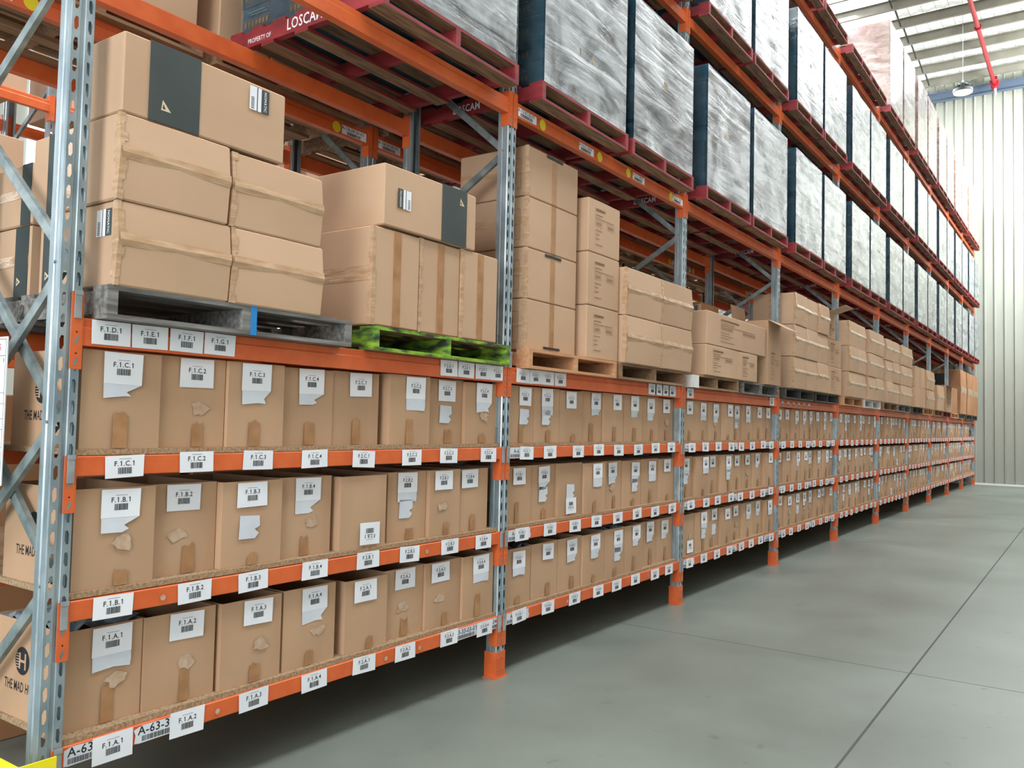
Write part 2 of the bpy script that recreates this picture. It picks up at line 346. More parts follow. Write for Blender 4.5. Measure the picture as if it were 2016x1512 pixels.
# ------------------------------------------------------------------ upright posts
def post_mesh(h, holes=True):
    b = MB()
    lo, hi = 0.0, h
    # face is at x=0 (front), y 0..PW ; flanges go back to x=-.07
    def wall(pts):
        for p, q in zip(pts[:-1], pts[1:]): b.quad((p[0], p[1], lo), (q[0], q[1], lo), (q[0], q[1], hi), (p[0], p[1], hi))
    wall([(-.075, .018), (-.075, 0), (-.048, 0), (-.043, .005), (-.033, .005), (-.028, 0), (-.006, 0), (0, .003)])
    wall([(0, .032), (-.006, .036), (-.006, .049), (0, .053)])
    wall([(0, .082), (-.006, PW), (-.028, PW), (-.033, PW-.005), (-.043, PW-.005), (-.048, PW), (-.075, PW), (-.075, PW-.018)])
    pitch = .0762
    for (y0, y1, sl) in ((.003, .032, 1), (.053, .082, -1)):
        if not holes: b.quad((0, y0, lo), (0, y1, lo), (0, y1, hi), (0, y0, hi)); continue
        z = lo
        while z < hi-1e-6:
            z1 = min(z+pitch, hi); c = (z+z1)/2; ym = (y0+y1)/2
            H = [(-.0085, -.010), (-.002, -.025), (.007, -.023), (.0085, .010), (.002, .025), (-.007, .023)]
            H = [(ym-sl*p[0]*1.0, c+p[1]) for p in H]
            if sl < 0: H = [H[0], H[5], H[4], H[3], H[2], H[1]]; H = H
            # corner points of the cell ordered around
            pts = H; cor = [(y0, z), (y1, z), (y1, z1), (y0, z1)]
            n = len(b.v); b.v += [(0, p[0], p[1]) for p in pts]+[(0, q[0], q[1]) for q in cor]+[(0, y0, c), (0, y1, c)]
            # connect each hole vertex to nearest outer ring vertex by angle
            ring = [n+6, n+7, n+9+2, n+8, n+9, n+10]  # bl, br, mid right, tr, tl, mid left
            rp = [(y0, z), (y1, z), (y1, c), (y1, z1), (y0, z1), (y0, c)]
            ang = lambda p: math.atan2(p[1]-c, (p[0]-ym))
            ho = sorted(range(6), key=lambda i: ang(pts[i])); ro = sorted(range(6), key=lambda i: ang(rp[i]))
            for i in range(6):
                a_, b_ = ho[i], ho[(i+1) % 6]; c_, d_ = ro[i], ro[(i+1) % 6]
                b.f.append((n+a_, n+b_, ring[d_], ring[c_])); b.m.append(0)
            z = z1
    return b.mesh('upright_post', M['galv'])
PM_H = post_mesh(POSTH); PM_S = post_mesh(POSTH, False)
def brace_mesh():
    b = MB(); nodes = []
    # channel section braces, x from -.06 (front post) to -.80 (rear post), y middle of post
    def ch(z0, z1, yo):
        p = Vector((-.06, yo, z0)); q = Vector((-.81, yo, z1))
        b.bar(p, q, .028, .036, 0, (0, 1, 0))
    return b, ch
BR = []
for (za, zb, yo) in [(.93, .25, .03), (.95, 1.60, .055), (1.51, .90, .03), (1.51, 2.18, .055), (2.06, 1.46, .03), (2.09, 2.72, .055), (3.22, 2.76, .03), (3.24, 3.90, .03), (4.40, 3.94, .03), (4.42, 5.05, .03), (5.55, 5.10, .03), (5.57, 6.2, .03), (6.8, 6.25, .03)]:
    b = MB(); d = Vector((-.75, 0, zb-za)).normalized(); up = Vector((0, 1, 0)); s_ = d.cross(up).normalized()
    p = Vector((-.055, yo, za)); q = Vector((-.815, yo, zb))
    # C channel: web facing -y plus two lips
    b.bar(p, q, .042, .002, 0, (0, 1, 0)); b.bar(p+s_*.020+up*.009, q+s_*.020+up*.009, .002, .02, 0, (0, 1, 0)); b.bar(p-s_*.020+up*.009, q-s_*.020+up*.009, .002, .02, 0, (0, 1, 0))
    BR.append(b.mesh('diagonal_brace', M['galv_d']))
fb = MB(); fb.box(-.085, .012, -.02, PW+.02, 0, .006)
FOOT = fb.mesh('base_plate', M['orange'])
fb = MB(); fb.extrude([(-.085, -.004), (.004, -.004), (.004, PW+.004), (-.085, PW+.004), (-.085, PW+.0), (.0, PW), (.0, 0), (-.085, 0)], 'z', .006, .155)
for y in (.02, .062):
    for z in (.05, .12): fb.tube((.004, y, z), (.009, y, z), .006, seg=8)
GUARD = fb.mesh('foot_guard', M['orange'])
fb = MB(); fb.tube((-.005, 0, 0), (.004, 0, 0), .006, seg=8); BOLT = fb.mesh('bolt', M['galv'])
def mirror_rear(o, d):
    pass
def frame(i, x0, row, rows_label, front_detail=True):
    t = thing('upright_frame', (x0, i*P, 0), 'galvanised %s upright frame, %s from the near end%s' % (row, ORD[i], rows_label), 'rack frame', 'galvanised rack frames')
    o = link('upright_post', PM_H if i < 6 and front_detail else PM_S, t)
    if i < 6 and front_detail:
        md = o.modifiers.new('thickness', 'SOLIDIFY'); md.thickness = .0025; md.offset = 0
    link('upright_post', PM_S, t, (-DEPTH, PW, 0), (0, 0, math.pi))
    for bm_ in (BR if i < 8 or front_detail else BR[5:]): link('diagonal_brace', bm_, t)
    link('base_plate', FOOT, t)
    if not (i == 0 and front_detail): link('foot_guard', GUARD, t)
    link('base_plate', FOOT, t, (-DEPTH, PW, 0), (0, 0, math.pi))
    if i < 4:
        for z in (.94, 1.51, 2.075, 3.23): link('bolt', BOLT, t, (-.036, -.002, z), (0, 0, -math.pi/2))
    return t
for i in range(NB+1): frame(i, 0, 'front rack', '')
for i in range(NB+1): frame(i, -1.20, 'rear rack', ', standing behind the front rack', False)

# ------------------------------------------------------------------ beams
def beam_mesh(h):
    b = MB(); L = P-PW
    s_ = h*.42
    prof = [(.002, 0), (.002, h-s_*.9), (-.003, h-s_*.75), (-.003, h-.004), (-.007, h), (-.045, h), (-.05, h-.005), (-.05, .004), (-.046, 0)] if h > .09 else [(0, .003), (0, h-.003), (-.003, h), (-.042, h), (-.045, h-.003), (-.045, .003), (-.042, 0), (-.003, 0)]
    b.extrude(prof, 'y', PW+.002, P-.002)
    return b.mesh('beam_rail', M['orange'])
BM = {k: beam_mesh(v[1]-v[0]) for k, v in (('lo', ZB['A']), ('hi', ZB['D']))}
def conn_mesh(zb, zc, side):
    # side 0: starts at near post (covers y .044..PW) ; side 1: at far post (covers y P..P+.041)
    b = MB(); z0, z1 = zc[0]-zb[0], zc[1]-zb[0]
    ya, yb = (.046, PW+.001) if side == 0 else (P-.001, P+.039)
    T = .004
    # face plate with teardrop slots drawn as recessed dark shapes + small holes, side plate along the post
    b.box(.0015, T+.0015, ya, yb, z0, z1)
    ys = (PW+.0005, PW+.004) if side == 0 else (P-.004, P-.0005)
    b.box(-.055, T+.0015, ys[0], ys[1], z0, z1)
    yc = (ya+yb)/2; sg = 1 if side == 0 else -1
    z = z0+.028
    while z < min(z1-.03, .02):
        pts = [(-.007, -.016), (-.002, -.018), (.009, .006), (.007, .014), (.002, .012), (-.007, -.006)]
        b.poly([(T+.0022, yc+sg*p[0], z+p[1]) for p in (pts if side == 0 else pts[::-1])], 1)
        b.poly([(T+.0022, yc+.0035*math.cos(a*math.pi/3), z+.028+.0035*math.sin(a*math.pi/3)) for a in range(6)], 2)
        z += .0762
    me = b.mesh('beam_connector', [M['orange'], M['galv_d'], M['black']]); return me
def clip_mesh(zb, zc, side):
    b = MB(); z0, z1 = zc[0]-zb[0], zc[1]-zb[0]
    ya = .054 if side == 0 else P+.004
    b.box(.0065, .012, ya, ya+.024, z1-.095, z1-.004); b.box(.010, .014, ya-.002, ya+.026, z1-.012, z1+.004)
    return b.mesh('locking_clip', M['clearclip'])
CONN = {}
for k in ZB: CONN[k] = [conn_mesh(ZB[k], ZC[k], 0), conn_mesh(ZB[k], ZC[k], 1), clip_mesh(ZB[k], ZC[k], 0), clip_mesh(ZB[k], ZC[k], 1)]

def barcode(b, y0, z0, w_, h, x, mi=1, n=18, seed=1):
    rr = random.Random(seed); y = y0
    while y < y0+w_:
        t_ = w_/n*rr.choice((.35, .5, .8)); b.quad((x, y, z0), (x, min(y+t_, y0+w_), z0), (x, min(y+t_, y0+w_), z0+h), (x, y, z0+h), mi); y += t_+w_/n*rr.choice((.3, .5))
def sticker(name, parent, code, yc, ztop, w_=.155, h=.085, x=.003, blank=0, skew=0, flip=False, seed=0, small=False, torn=0, tsz=.026):
    """white paper label with a rule, a printed code and a barcode, hanging slightly proud of its surface"""
    b = MB(); rr = random.Random(seed)
    y0, y1 = -w_/2, w_/2; c = [(y0, 0), (y1, skew*w_), (y1+rr.uniform(-.003, .003), skew*w_-h), (y0+rr.uniform(-.003, .003), -h)]
    b.poly([(0, *c[3]), (0, *c[2]), (0, *c[1]), (0, *c[0])], 0)
    if blank:
        # torn older paper below
        pts = [(y0+.002, -h), (y0+.003, -h-blank), (y0+w_*.55, -h-blank+rr.uniform(-.006, .01)), (y1-.004-torn*.5*w_, -h-blank+torn*.02), (y1-torn*w_*.8, -h-blank*.55), (y1-.002, -h+skew*w_)]
        b.poly([(-.0005, *p) for p in pts], 2)
    zc = -h*.5
    if flip: m = -1
    else: m = 1
    e = .0006
    b.text(code, (e, 0.0, zc+m*(.004 if not small else .0)), (0, m, 0), (0, 0, m), tsz, 1)
    b.quad((e, -.024, zc+m*.029), (e, .024, zc+m*.029), (e, .024, zc+m*.0302), (e, -.024, zc+m*.0302), 1)
    barcode(b, -.027, min(zc-m*.002, zc-m*.026), .054, .024, e, 1, seed=seed)
    return link(name, b.mesh(name, [M['paper'], M['ink'], M['paper2']]), parent, (x, yc, ztop), (rr.uniform(-.02, .02), 0, 0))

LV = {'A': 'lowest', 'B': 'second', 'C': 'third', 'D': 'fourth', 'E': 'fifth', 'F': 'sixth', 'G': 'topmost'}
BEAMLAB = {'A': [.27, .58, .90, 1.24, 1.565, 1.865, 2.23, 2.56], 'B': [.25, .59, .875, 1.225, 1.57, 1.88, 2.215, 2.53], 'C': [.27, .575, .88, 1.20, 1.52, 1.875, 2.185, 2.56]}
def bay_code(bay, lv, n): return 'F.%d.%s.%d' % (2*bay+1+(n//4), lv, n % 4+1)
beams = {}
for bay in range(NB):
    for lv in 'ABCDEFG':
        if lv == 'G' and False: continue
        z = ZB[lv][0]; key = 'lo' if lv in 'ABC' else 'hi'
        for face in ('front', 'rear'):
            t = thing('pallet_rack_beam', (0, bay*P, z) if face == 'front' else (-DEPTH, (bay+1)*P+PW, z), 'orange %s beam at %s level of front rack, %s bay from near end' % (face, LV[lv], ORD[bay]), 'beam', 'orange beams of the front rack', 0 if face == 'front' else math.pi)
            beams[(bay, lv, face)] = t
            link('beam_rail', BM[key], t); c0_ = link('beam_connector', CONN[lv][0], t); c1_ = link('beam_connector', CONN[lv][1], t)
            if bay < 3 and face == 'front' and lv in 'ABCD': link('locking_clip', CONN[lv][2], c0_); link('locking_clip', CONN[lv][3], c1_)
        t = beams[(bay, lv, 'front')]; h = ZB[lv][1]-ZB[lv][0]
        if lv in 'ABC':
            rr = random.Random(bay*7+ord(lv))
            for n in range(8):
                yc = BEAMLAB[lv][n] if bay == 0 else (.26+n*.322+rr.uniform(-.03, .03))
                hh = .10 if lv == 'A' and bay == 0 and n in (0, 1) else .082
                sticker('code_label', t, bay_code(bay, lv, n), yc, h+rr.uniform(-.004, .008), .155 if bay < 3 else .15, hh, .0035, skew=rr.uniform(-.03, .03), seed=bay*100+n+ord(lv))
            if (bay, lv) in ((0, 'A'), (1, 'A'), (1, 'B'), (1, 'C')) or bay in (2, 3):
                # older location stickers partly covered by the white labels
                spots = {(0, 'A'): [(.150, 'A-63', -.065), (.455, 'A-63-33-', -.10), (2.37, 'A-63-33-03-01', .7), (2.62, 'A-63-33-04-01', .7)]}.get((bay, lv), [(.20, 'A-63-%d2' % (3+bay), .7)] + ([(1.3, 'A-63-34', .6), (2.4, 'A-63-35', .6)] if bay > 1 else []))
                for (yy_, s_, k_) in spots:
                    b = MB(); W = -k_ if k_ < 0 else .13*k_+.05; ts_ = .045 if k_ < 0 else .042*k_+.008; pts = [(-W, -.03), (-W+.02, -.034), (W, -.031), (W+.006, -.01), (W-.004, .012), (W, .03), (-W+.03, .032), (-W-.004, .02), (-W+.004, .0)]
                    b.poly([(0, *p) for p in pts], 0); b.text(s_, (.0004, 0, -.002), (0, 1, 0), (0, 0, 1), ts_, 1); barcode(b, -W*.7, -.028, W*1.4, .02, .0004, 1, 24)
                    link('location_sticker', b.mesh('location_sticker', [M['paper2'], M['ink']]), t, (.0028, yy_, h*.5))
            if bay < 3 and lv in 'AB':
                for yy_ in ((.72, 1.72, 1.98) if lv == 'A' else (.45, 2.02)):
                    b = MB(); b.poly([(0, .012*math.cos(a*.63), .012*math.sin(a*.63)) for a in range(10)], 0); link('round_sticker', b.mesh('round_sticker', M['glue']), t, (.003, yy_+(.1 if bay else 0), h*.42))
        if lv == 'D' and bay < 4:
            sp = {0: [(.195, 'F.1.D.1'), (.35, 'F.1.E.1'), (.51, 'F.1.F.1'), (.665, 'F.1.G.1'), (2.165, 'F.2.D.1'), (2.325, 'F.2.E.1'), (2.485, 'F.2.F.1'), (2.635, 'F.2.G.1')],
                  1: [(.22, 'F.3.D.1'), (.365, 'F.3.E.1'), (.515, 'F.3.F.1'), (.67, 'F.3.G.1'), (2.11, 'F.4.D.1'), (2.24, 'F.4.E.1'), (2.37, 'F.4.F.1'), (2.50, 'F.4.G.1')],
                  2: [(.20, 'F.5.D.1'), (2.5, 'F.6.D.1')], 3: [(.2+.22*i, 'F.7.D.1') for i in range(6)]}[bay]
            for (yc, s_) in sp: sticker('code_label', t, s_, yc, h*.97 if bay < 3 else h*.7, .15 if bay < 3 else .07, .088 if bay < 3 else .045, .0045, seed=int(yc*100), tsz=.026 if bay < 3 else .012)
        if lv == 'E' and bay == 1:
            for (yy_, yd, s_) in ((.205, .385, 'A-13-01-20-01'), (.965, 1.16, 'A-13-21-30-01'), (1.80, 1.62, 'A-13-21-40-01'), (2.56, 2.42, 'A-13-22-10-01')):
                if bay == 0: yy_ += .02
                b = MB(); b.box(-.0003, 0, -.105, .105, -.027, .027, 0); b.text(s_, (.0004, -.01, .004), (0, 1, 0), (0, 0, 1), .03, 1, sx=.95); barcode(b, -.08, -.023, .14, .022, .0004, 1, 30)
                b.bar((.0004, .094, -.015), (.0004, .094, .012), .006, .0002, 1)
                link('location_label', b.mesh('location_label', [M['paper'], M['ink']]), t, (.0035, yy_, h*.42))
                b = MB(); b.poly([(0, .037*math.cos(a*math.pi/10), .037*math.sin(a*math.pi/10)) for a in range(20)], 0)
                link('yellow_dot', b.mesh('yellow_dot', M['yellowdot']), t, (.0035, yd, h*.42))
# rear rack beams
for bay in range(NB):
    for lv in 'DEFG':
        for face in ('front', 'rear'):
            t = thing('pallet_rack_beam', (-1.20, bay*P, ZB[lv][0]) if face == 'front' else (-1.20-DEPTH, (bay+1)*P+PW, ZB[lv][0]), 'orange %s beam at %s level of rear rack, %s bay from near end' % (face, LV[lv], ORD[bay]), 'beam', 'orange beams of the rear rack', 0 if face == 'front' else math.pi)
            link('beam_rail', BM['hi'], t); link('beam_connector', CONN[lv][0], t); link('beam_connector', CONN[lv][1], t)
            if lv == 'E' and face == 'front' and bay < 7:
                for (yy_, yd, s_) in ((.21, .41, 'A-16-23-20-01'), (2.55, 2.385, 'A-16-24-20-01')):
                    b = MB(); b.box(-.0003, 0, -.115, .115, -.03, .03, 0); b.text(s_, (.0004, -.01, .003), (0, 1, 0), (0, 0, 1), .032, 1); barcode(b, -.07, -.027, .13, .022, .0004, 1, 30); b.bar((.0004, .10, -.018), (.0004, .10, .01), .006, .0002, 1)
                    link('location_label', b.mesh('location_label', [M['paper'], M['ink']]), t, (.0035, yy_, .042))
                    b = MB(); b.poly([(0, .037*math.cos(a*math.pi/10), .037*math.sin(a*math.pi/10)) for a in range(20)], 0)
                    link('yellow_dot', b.mesh('yellow_dot', M['yellowdot']), t, (.0035, yd, .042))

# ------------------------------------------------------------------ shelf boards
for bay in range(NB):
    for lv in 'ABC':
        b = MB(); b.box(-DEPTH, -.012, PW+.004+bay*P, (bay+1)*P-.004, ZB[lv][1]+.0005, ZB[lv][1]+.022)
        tag(link('shelf_board', b.mesh('shelf_board', M['chip'])), 'particle board shelf on the %s beams, %s bay from near end' % (LV[lv], ORD[bay]), 'shelf', 'particle board shelves')

# ------------------------------------------------------------------ open shelf boxes
def open_box_mesh(w_, d, h, seed):
    rr = random.Random(seed); b = MB(); T = .005
    # x: 0 (front) .. -d ; y 0..w ; bulging front panel
    bul = rr.uniform(.002, .008); n = 6
    def fx(y, z): return bul*math.sin(math.pi*y/w_)*math.sin(math.pi*min(z/h, 1)*.9+.15)
    ys = [w_*i/n for i in range(n+1)]; zs = [h*i/n for i in range(n+1)]
    cb = .006
    base = len(b.v)
    for z in zs:
        for y in ys: b.v.append((fx(y, z), y, z))
    for j in range(n):
        for i in range(n): b.f.append((base+j*(n+1)+i, base+j*(n+1)+i+1, base+(j+1)*(n+1)+i+1, base+(j+1)*(n+1)+i)); b.m.append(0)
    b.box(-d, 0, 0, T, 0, h); b.box(-d, 0, w_-T, w_, 0, h); b.box(-d, -d+T, T, w_-T, 0, h); b.box(-d+T, -T, T, w_-T, 0, T)
    b.quad((-.004, T, T), (-.004, T, h), (-.004, w_-T, h), (-.004, w_-T, T), 1)
    b.quad((-.004, T, h), (0, T, h), (0, w_-T, h), (-.004, w_-T, h))
    return b.mesh('carton_body', [M['kraft'], M['inner']])
HB = .366
BODIES = [open_box_mesh(.318, .50, HB*s_, i) for i, s_ in enumerate((1, .99, 1.005, .98, 1.0, .995))]
BH = [HB*s_ for s_ in (1, .99, 1.005, .98, 1.0, .995)]
def strip(parent, name, y0, y1, z0, z1, x, mat, jag=0, seed=0):
    rr = random.Random(seed); b = MB()
    pts = [(y0, z0), (y1, z0)]
    if jag:
        n = 5; pts += [(y1-(y1-y0)*i/n, z1+rr.uniform(-jag, jag)) for i in range(n+1)]
    else: pts += [(y1+rr.uniform(-.003, .003), z1), (y0+rr.uniform(-.003, .003), z1)]
    b.poly([(0, p[0], p[1]) for p in pts]); return link(name, b.mesh(name, mat), parent, (x, 0, 0))
def blob(parent, name, yc, zc, ry, rz, x, mat, seed=0):
    rr = random.Random(seed); b = MB(); b.poly([(0, ry*math.cos(a*.52)*rr.uniform(.5, 1.2), rz*math.sin(a*.52)*rr.uniform(.5, 1.25)) for a in range(12)]); return link(name, b.mesh(name, mat), parent, (x, yc, zc))
ROWY = {'C': [.106, .424, .736, 1.036, 1.36, 1.722, 2.079, 2.376, 2.683], 'B': [.102, .427, .729, 1.049, 1.397, 1.765, 2.075, 2.345, 2.63], 'A': [.101, .415, .75, 1.086, 1.457, 1.755, 2.073, 2.384, 2.683]}
LABC = {'C': [.26, .59, .875, 1.21, 1.54, 1.915, 2.225, 2.55], 'B': [.275, .565, .875, 1.215, 1.595, 1.91, 2.185, 2.44], 'A': [.285, .595, .935, 1.265, 1.585, 1.915, 2.19, 2.545]}
SHN = {'A': 'lowest', 'B': 'middle', 'C': 'upper'}
for bay in range(NB):
    for lv in 'ABC':
        zt = ZB[lv][1]+.0225
        last = 6 if bay == NB-1 and lv in 'AC' else 8
        rr = random.Random(bay*31+ord(lv)*5)
        if bay == 0: ys = ROWY[lv]
        else:
            ys = [bay*P+.10]
            for n in range(8): ys.append(ys[-1]+.3185+rr.uniform(-.003, .012))
            s_ = ((bay+1)*P-.005-ys[0])/(ys[-1]-ys[0]); s_ = min(s_, 1.03); ys = [ys[0]+(y-ys[0])*s_ for y in ys]
        for n in range(last):
            k_ = rr.randrange(6); w_ = min(.318, ys[n+1]-ys[n]-.004)
            sc = w_/.318; xf = -.022-rr.uniform(0, .045); code = bay_code(bay, lv, n); seed = bay*1000+n*10+ord(lv)
            rot = rr.uniform(-.02, .02) if w_ < .315 else rr.uniform(-.012, .03)
            if ys[n+1]-ys[n] > .335: rot = rr.uniform(0, .03)
            lab = 'kraft carton %s, %s from left, %s shelf, %s bay' % (code, ORD[n], SHN[lv], ORD[bay])
            t = thing('shelf_carton', (xf, ys[n], zt), lab, 'box', 'open cartons on the shelves', rr.uniform(0, .008) if n < last-1 else 0)
            hs = BH[k_]*(1 if lv != 'A' else .985)
            link('carton_body', BODIES[k_], t, (0, 0, 0), None, (1, sc, hs/BH[k_]))
            top = min(hs, 9)
            # label
            xl = .0095
            if bay == 0: yl = LABC[lv][n]-ys[n]
            else: yl = w_*rr.uniform(.45, .68)
            yl = min(max(yl, .08), w_-.078)
            up = bay == 0 and lv == 'B' and n == 4
            lw = .155 if bay == 0 else .14
            vis = 1.772-zt if lv == 'C' else top-.005
            if up or (bay and rr.random() < .07): sticker('box_label', t, code, yl, .125, .14, .11, xl, flip=True, seed=seed)
            else: sticker('box_label', t, code, yl, vis-(0 if bay == 0 else rr.uniform(0, .015)), lw, .105+(.012 if lv == 'C' else 0), xl, blank=rr.choice((0, .05, .06, 0)) if not (bay == 0 and n == 0) else .055, skew=rr.uniform(-.02, .02), seed=seed, torn=rr.choice((0, .3, .5)))
            q = rr.random()
            if (bay == 0 and (lv, n) in (('B', 2), ('C', 6), ('B', 5))) or (bay and q < .2): 
                b = MB(); b.poly([(0, -.055, -.05), (0, .03, -.052), (0, .05, -.03), (0, .028, -.012), (0, .055, .0), (0, .052, .045), (0, -.05, .05)]); link('torn_label', b.mesh('torn_label', M['paper2']), t, (.009, yl-.01, vis-.19))
            elif q < .36: blob(t, 'glue_residue', yl+rr.uniform(-.02, .02), vis-.20, .05, .03, .0088, M['glue'], seed)
            # tape tab coming up from the bottom seam
            tw = rr.uniform(.02, .03); ty = w_*rr.uniform(.45, .6)
            strip(t, 'tape_tab', ty-tw, ty+tw, .003, rr.uniform(.05, .14), .0078, M['tape'], .012, seed)
            # side print on the first carton of every row (its side faces the open end of the rack)
            if n == 0 and bay == 0:
                b = MB(); cx, cz = -.275, .215
                b.poly([(cx+.052*math.cos(a*math.pi/12), -.0006, cz+.052*math.sin(a*math.pi/12)) for a in range(24)], 0)
                b.text('H', (cx+.002, -.0012, cz-.030), (1, 0, 0), (0, 0, 1), .085, 1)
                for i in range(6): b.quad((cx-.046, -.0013, cz-.028+i*.010), (cx-.02, -.0013, cz-.028+i*.010), (cx-.02, -.0013, cz-.0245+i*.010), (cx-.046, -.0013, cz-.0245+i*.010), 1)
                b.text('THE MAD HUEYS', (cx, -.0006, cz-.115), (1, 0, 0), (0, 0, 1), .052, 0, sx=.62)
                link('printed_logo', b.mesh('printed_logo', [M['ink'], M['kraft2']]), t)
            if bay == 0 and lv == 'A' and n == 0 or (bay == 1 and lv == 'A' and n in (0, 4)):
                b = MB(); nn = 9; rg = random.Random(seed)
                H = [[hs-.02+rg.uniform(-.01, .045) for _ in range(nn)] for _ in range(nn)]
                for i in range(nn-1):
                    for j in range(nn-1):
                        pt = lambda i_, j_: (-.012-i_*.476/(nn-1), .008+j_*(w_-.016)/(nn-1), H[i_][j_])
                        b.quad(pt(i, j), pt(i, j+1), pt(i+1, j+1), pt(i+1, j))
                link('plastic_liner', b.mesh('plastic_liner', M['bluebag']), t)

# ------------------------------------------------------------------ pallets
PL = 1.17; PHT = .122
def pallet_meshes():
    b = MB()
    for i in range(7):
        x1 = -i*(PL-.1)/6; b.box(x1-.1, x1, 0, PL, PHT-.018, PHT)
    top = b.mesh('top_deck', M['wood_raw']); b = MB()
    for i in range(5):
        x1 = -i*(PL-.1)/4; b.box(x1-.1, x1, 0, PL, 0, .018)
    bot = b.mesh('bottom_deck', M['wood_raw']); b = MB(); b.box(-PL, 0, 0, .04, .018, PHT-.018); br = b.mesh('bearer', M['wood_raw'])
    # boards painted along their edges (deck edges coloured, undersides raw): separate materials on side faces
    return top, bot, br
PTOP, PBOT, PBR = pallet_meshes()
def paint_edges(me):
    me.materials.append(M['wood_raw'])
    for p in me.polygons:
        if abs(p.normal.z) > .5: p.material_index = 1
for me_ in (PTOP, PBOT): paint_edges(me_)
def pallet(x, y, z, mat, label, group, raw='wood_raw', sc=1.0, text=None, rz=0):
    t = thing('pallet', (x, y, z), label, 'pallet', group, rz)
    for nm, me_ in (('top_deck', PTOP), ('bottom_deck', PBOT)):
        link(nm, me_, t, None, None, (1, sc, 1), [M[mat], M[raw]])
    ylist = (0, PL*sc/2-.02, PL*sc-.04)
    for i, yy_ in enumerate(ylist):
        o = link('bearer', PBR, t, (0, yy_, 0), None, None, [M[mat]])
        if i == 0 and text:
            b = MB()
            for (s_, xx, sz) in text: b.text(s_, (xx, -.001, .038), (1, 0, 0), (0, 0, 1), sz, 0, sx=.8)
            b2 = link('stencil_lettering', b.mesh('stencil_lettering', M['paper']), o)
    return t

# ------------------------------------------------------------------ closed cartons
def closed_mesh(w_, d, h, ch=.006, crease=0):
    b = MB(); x0, x1, y0, y1, z0, z1 = -d, 0, 0, w_, 0, h
    # chamfered vertical + top edges, slightly bulging faces
    pr = [(x1-ch, y0), (x1, y0+ch), (x1+.004, w_/2), (x1, y1-ch), (x1-ch, y1), (x0+ch, y1), (x0, y1-ch), (x0, y0+ch), (x0+ch, y0)]
    n = len(b.v)
    for z, s_ in ((z0, ch), (z0+ch, 0), (z0+h*.54, 0), (z1-ch, 0), (z1, ch)):
        for p in pr: 
            cx, cy = (x0+x1)/2, (y0+y1)/2
            cz_ = crease if (abs(z-z0-h*.54) < 1e-6 and p[0] > cx) else 0
            b.v.append((cz_+p[0]-(ch if p[0] > cx else -ch)*(s_ > 0), p[1]-(ch if p[1] > cy else -ch)*(s_ > 0)*(abs(p[1]-cy) > .01), z))
    k_ = len(pr)
    for L in range(4):
        for i in range(k_): j = (i+1) % k_; b.f.append((n+L*k_+i, n+L*k_+j, n+(L+1)*k_+j, n+(L+1)*k_+i)); b.m.append(0)
    b.f.append(tuple(n+i for i in range(k_))[::-1]); b.m.append(0); b.f.append(tuple(n+4*k_+i for i in range(k_))); b.m.append(0)
    return b.mesh('carton_body', M['kraft2'])
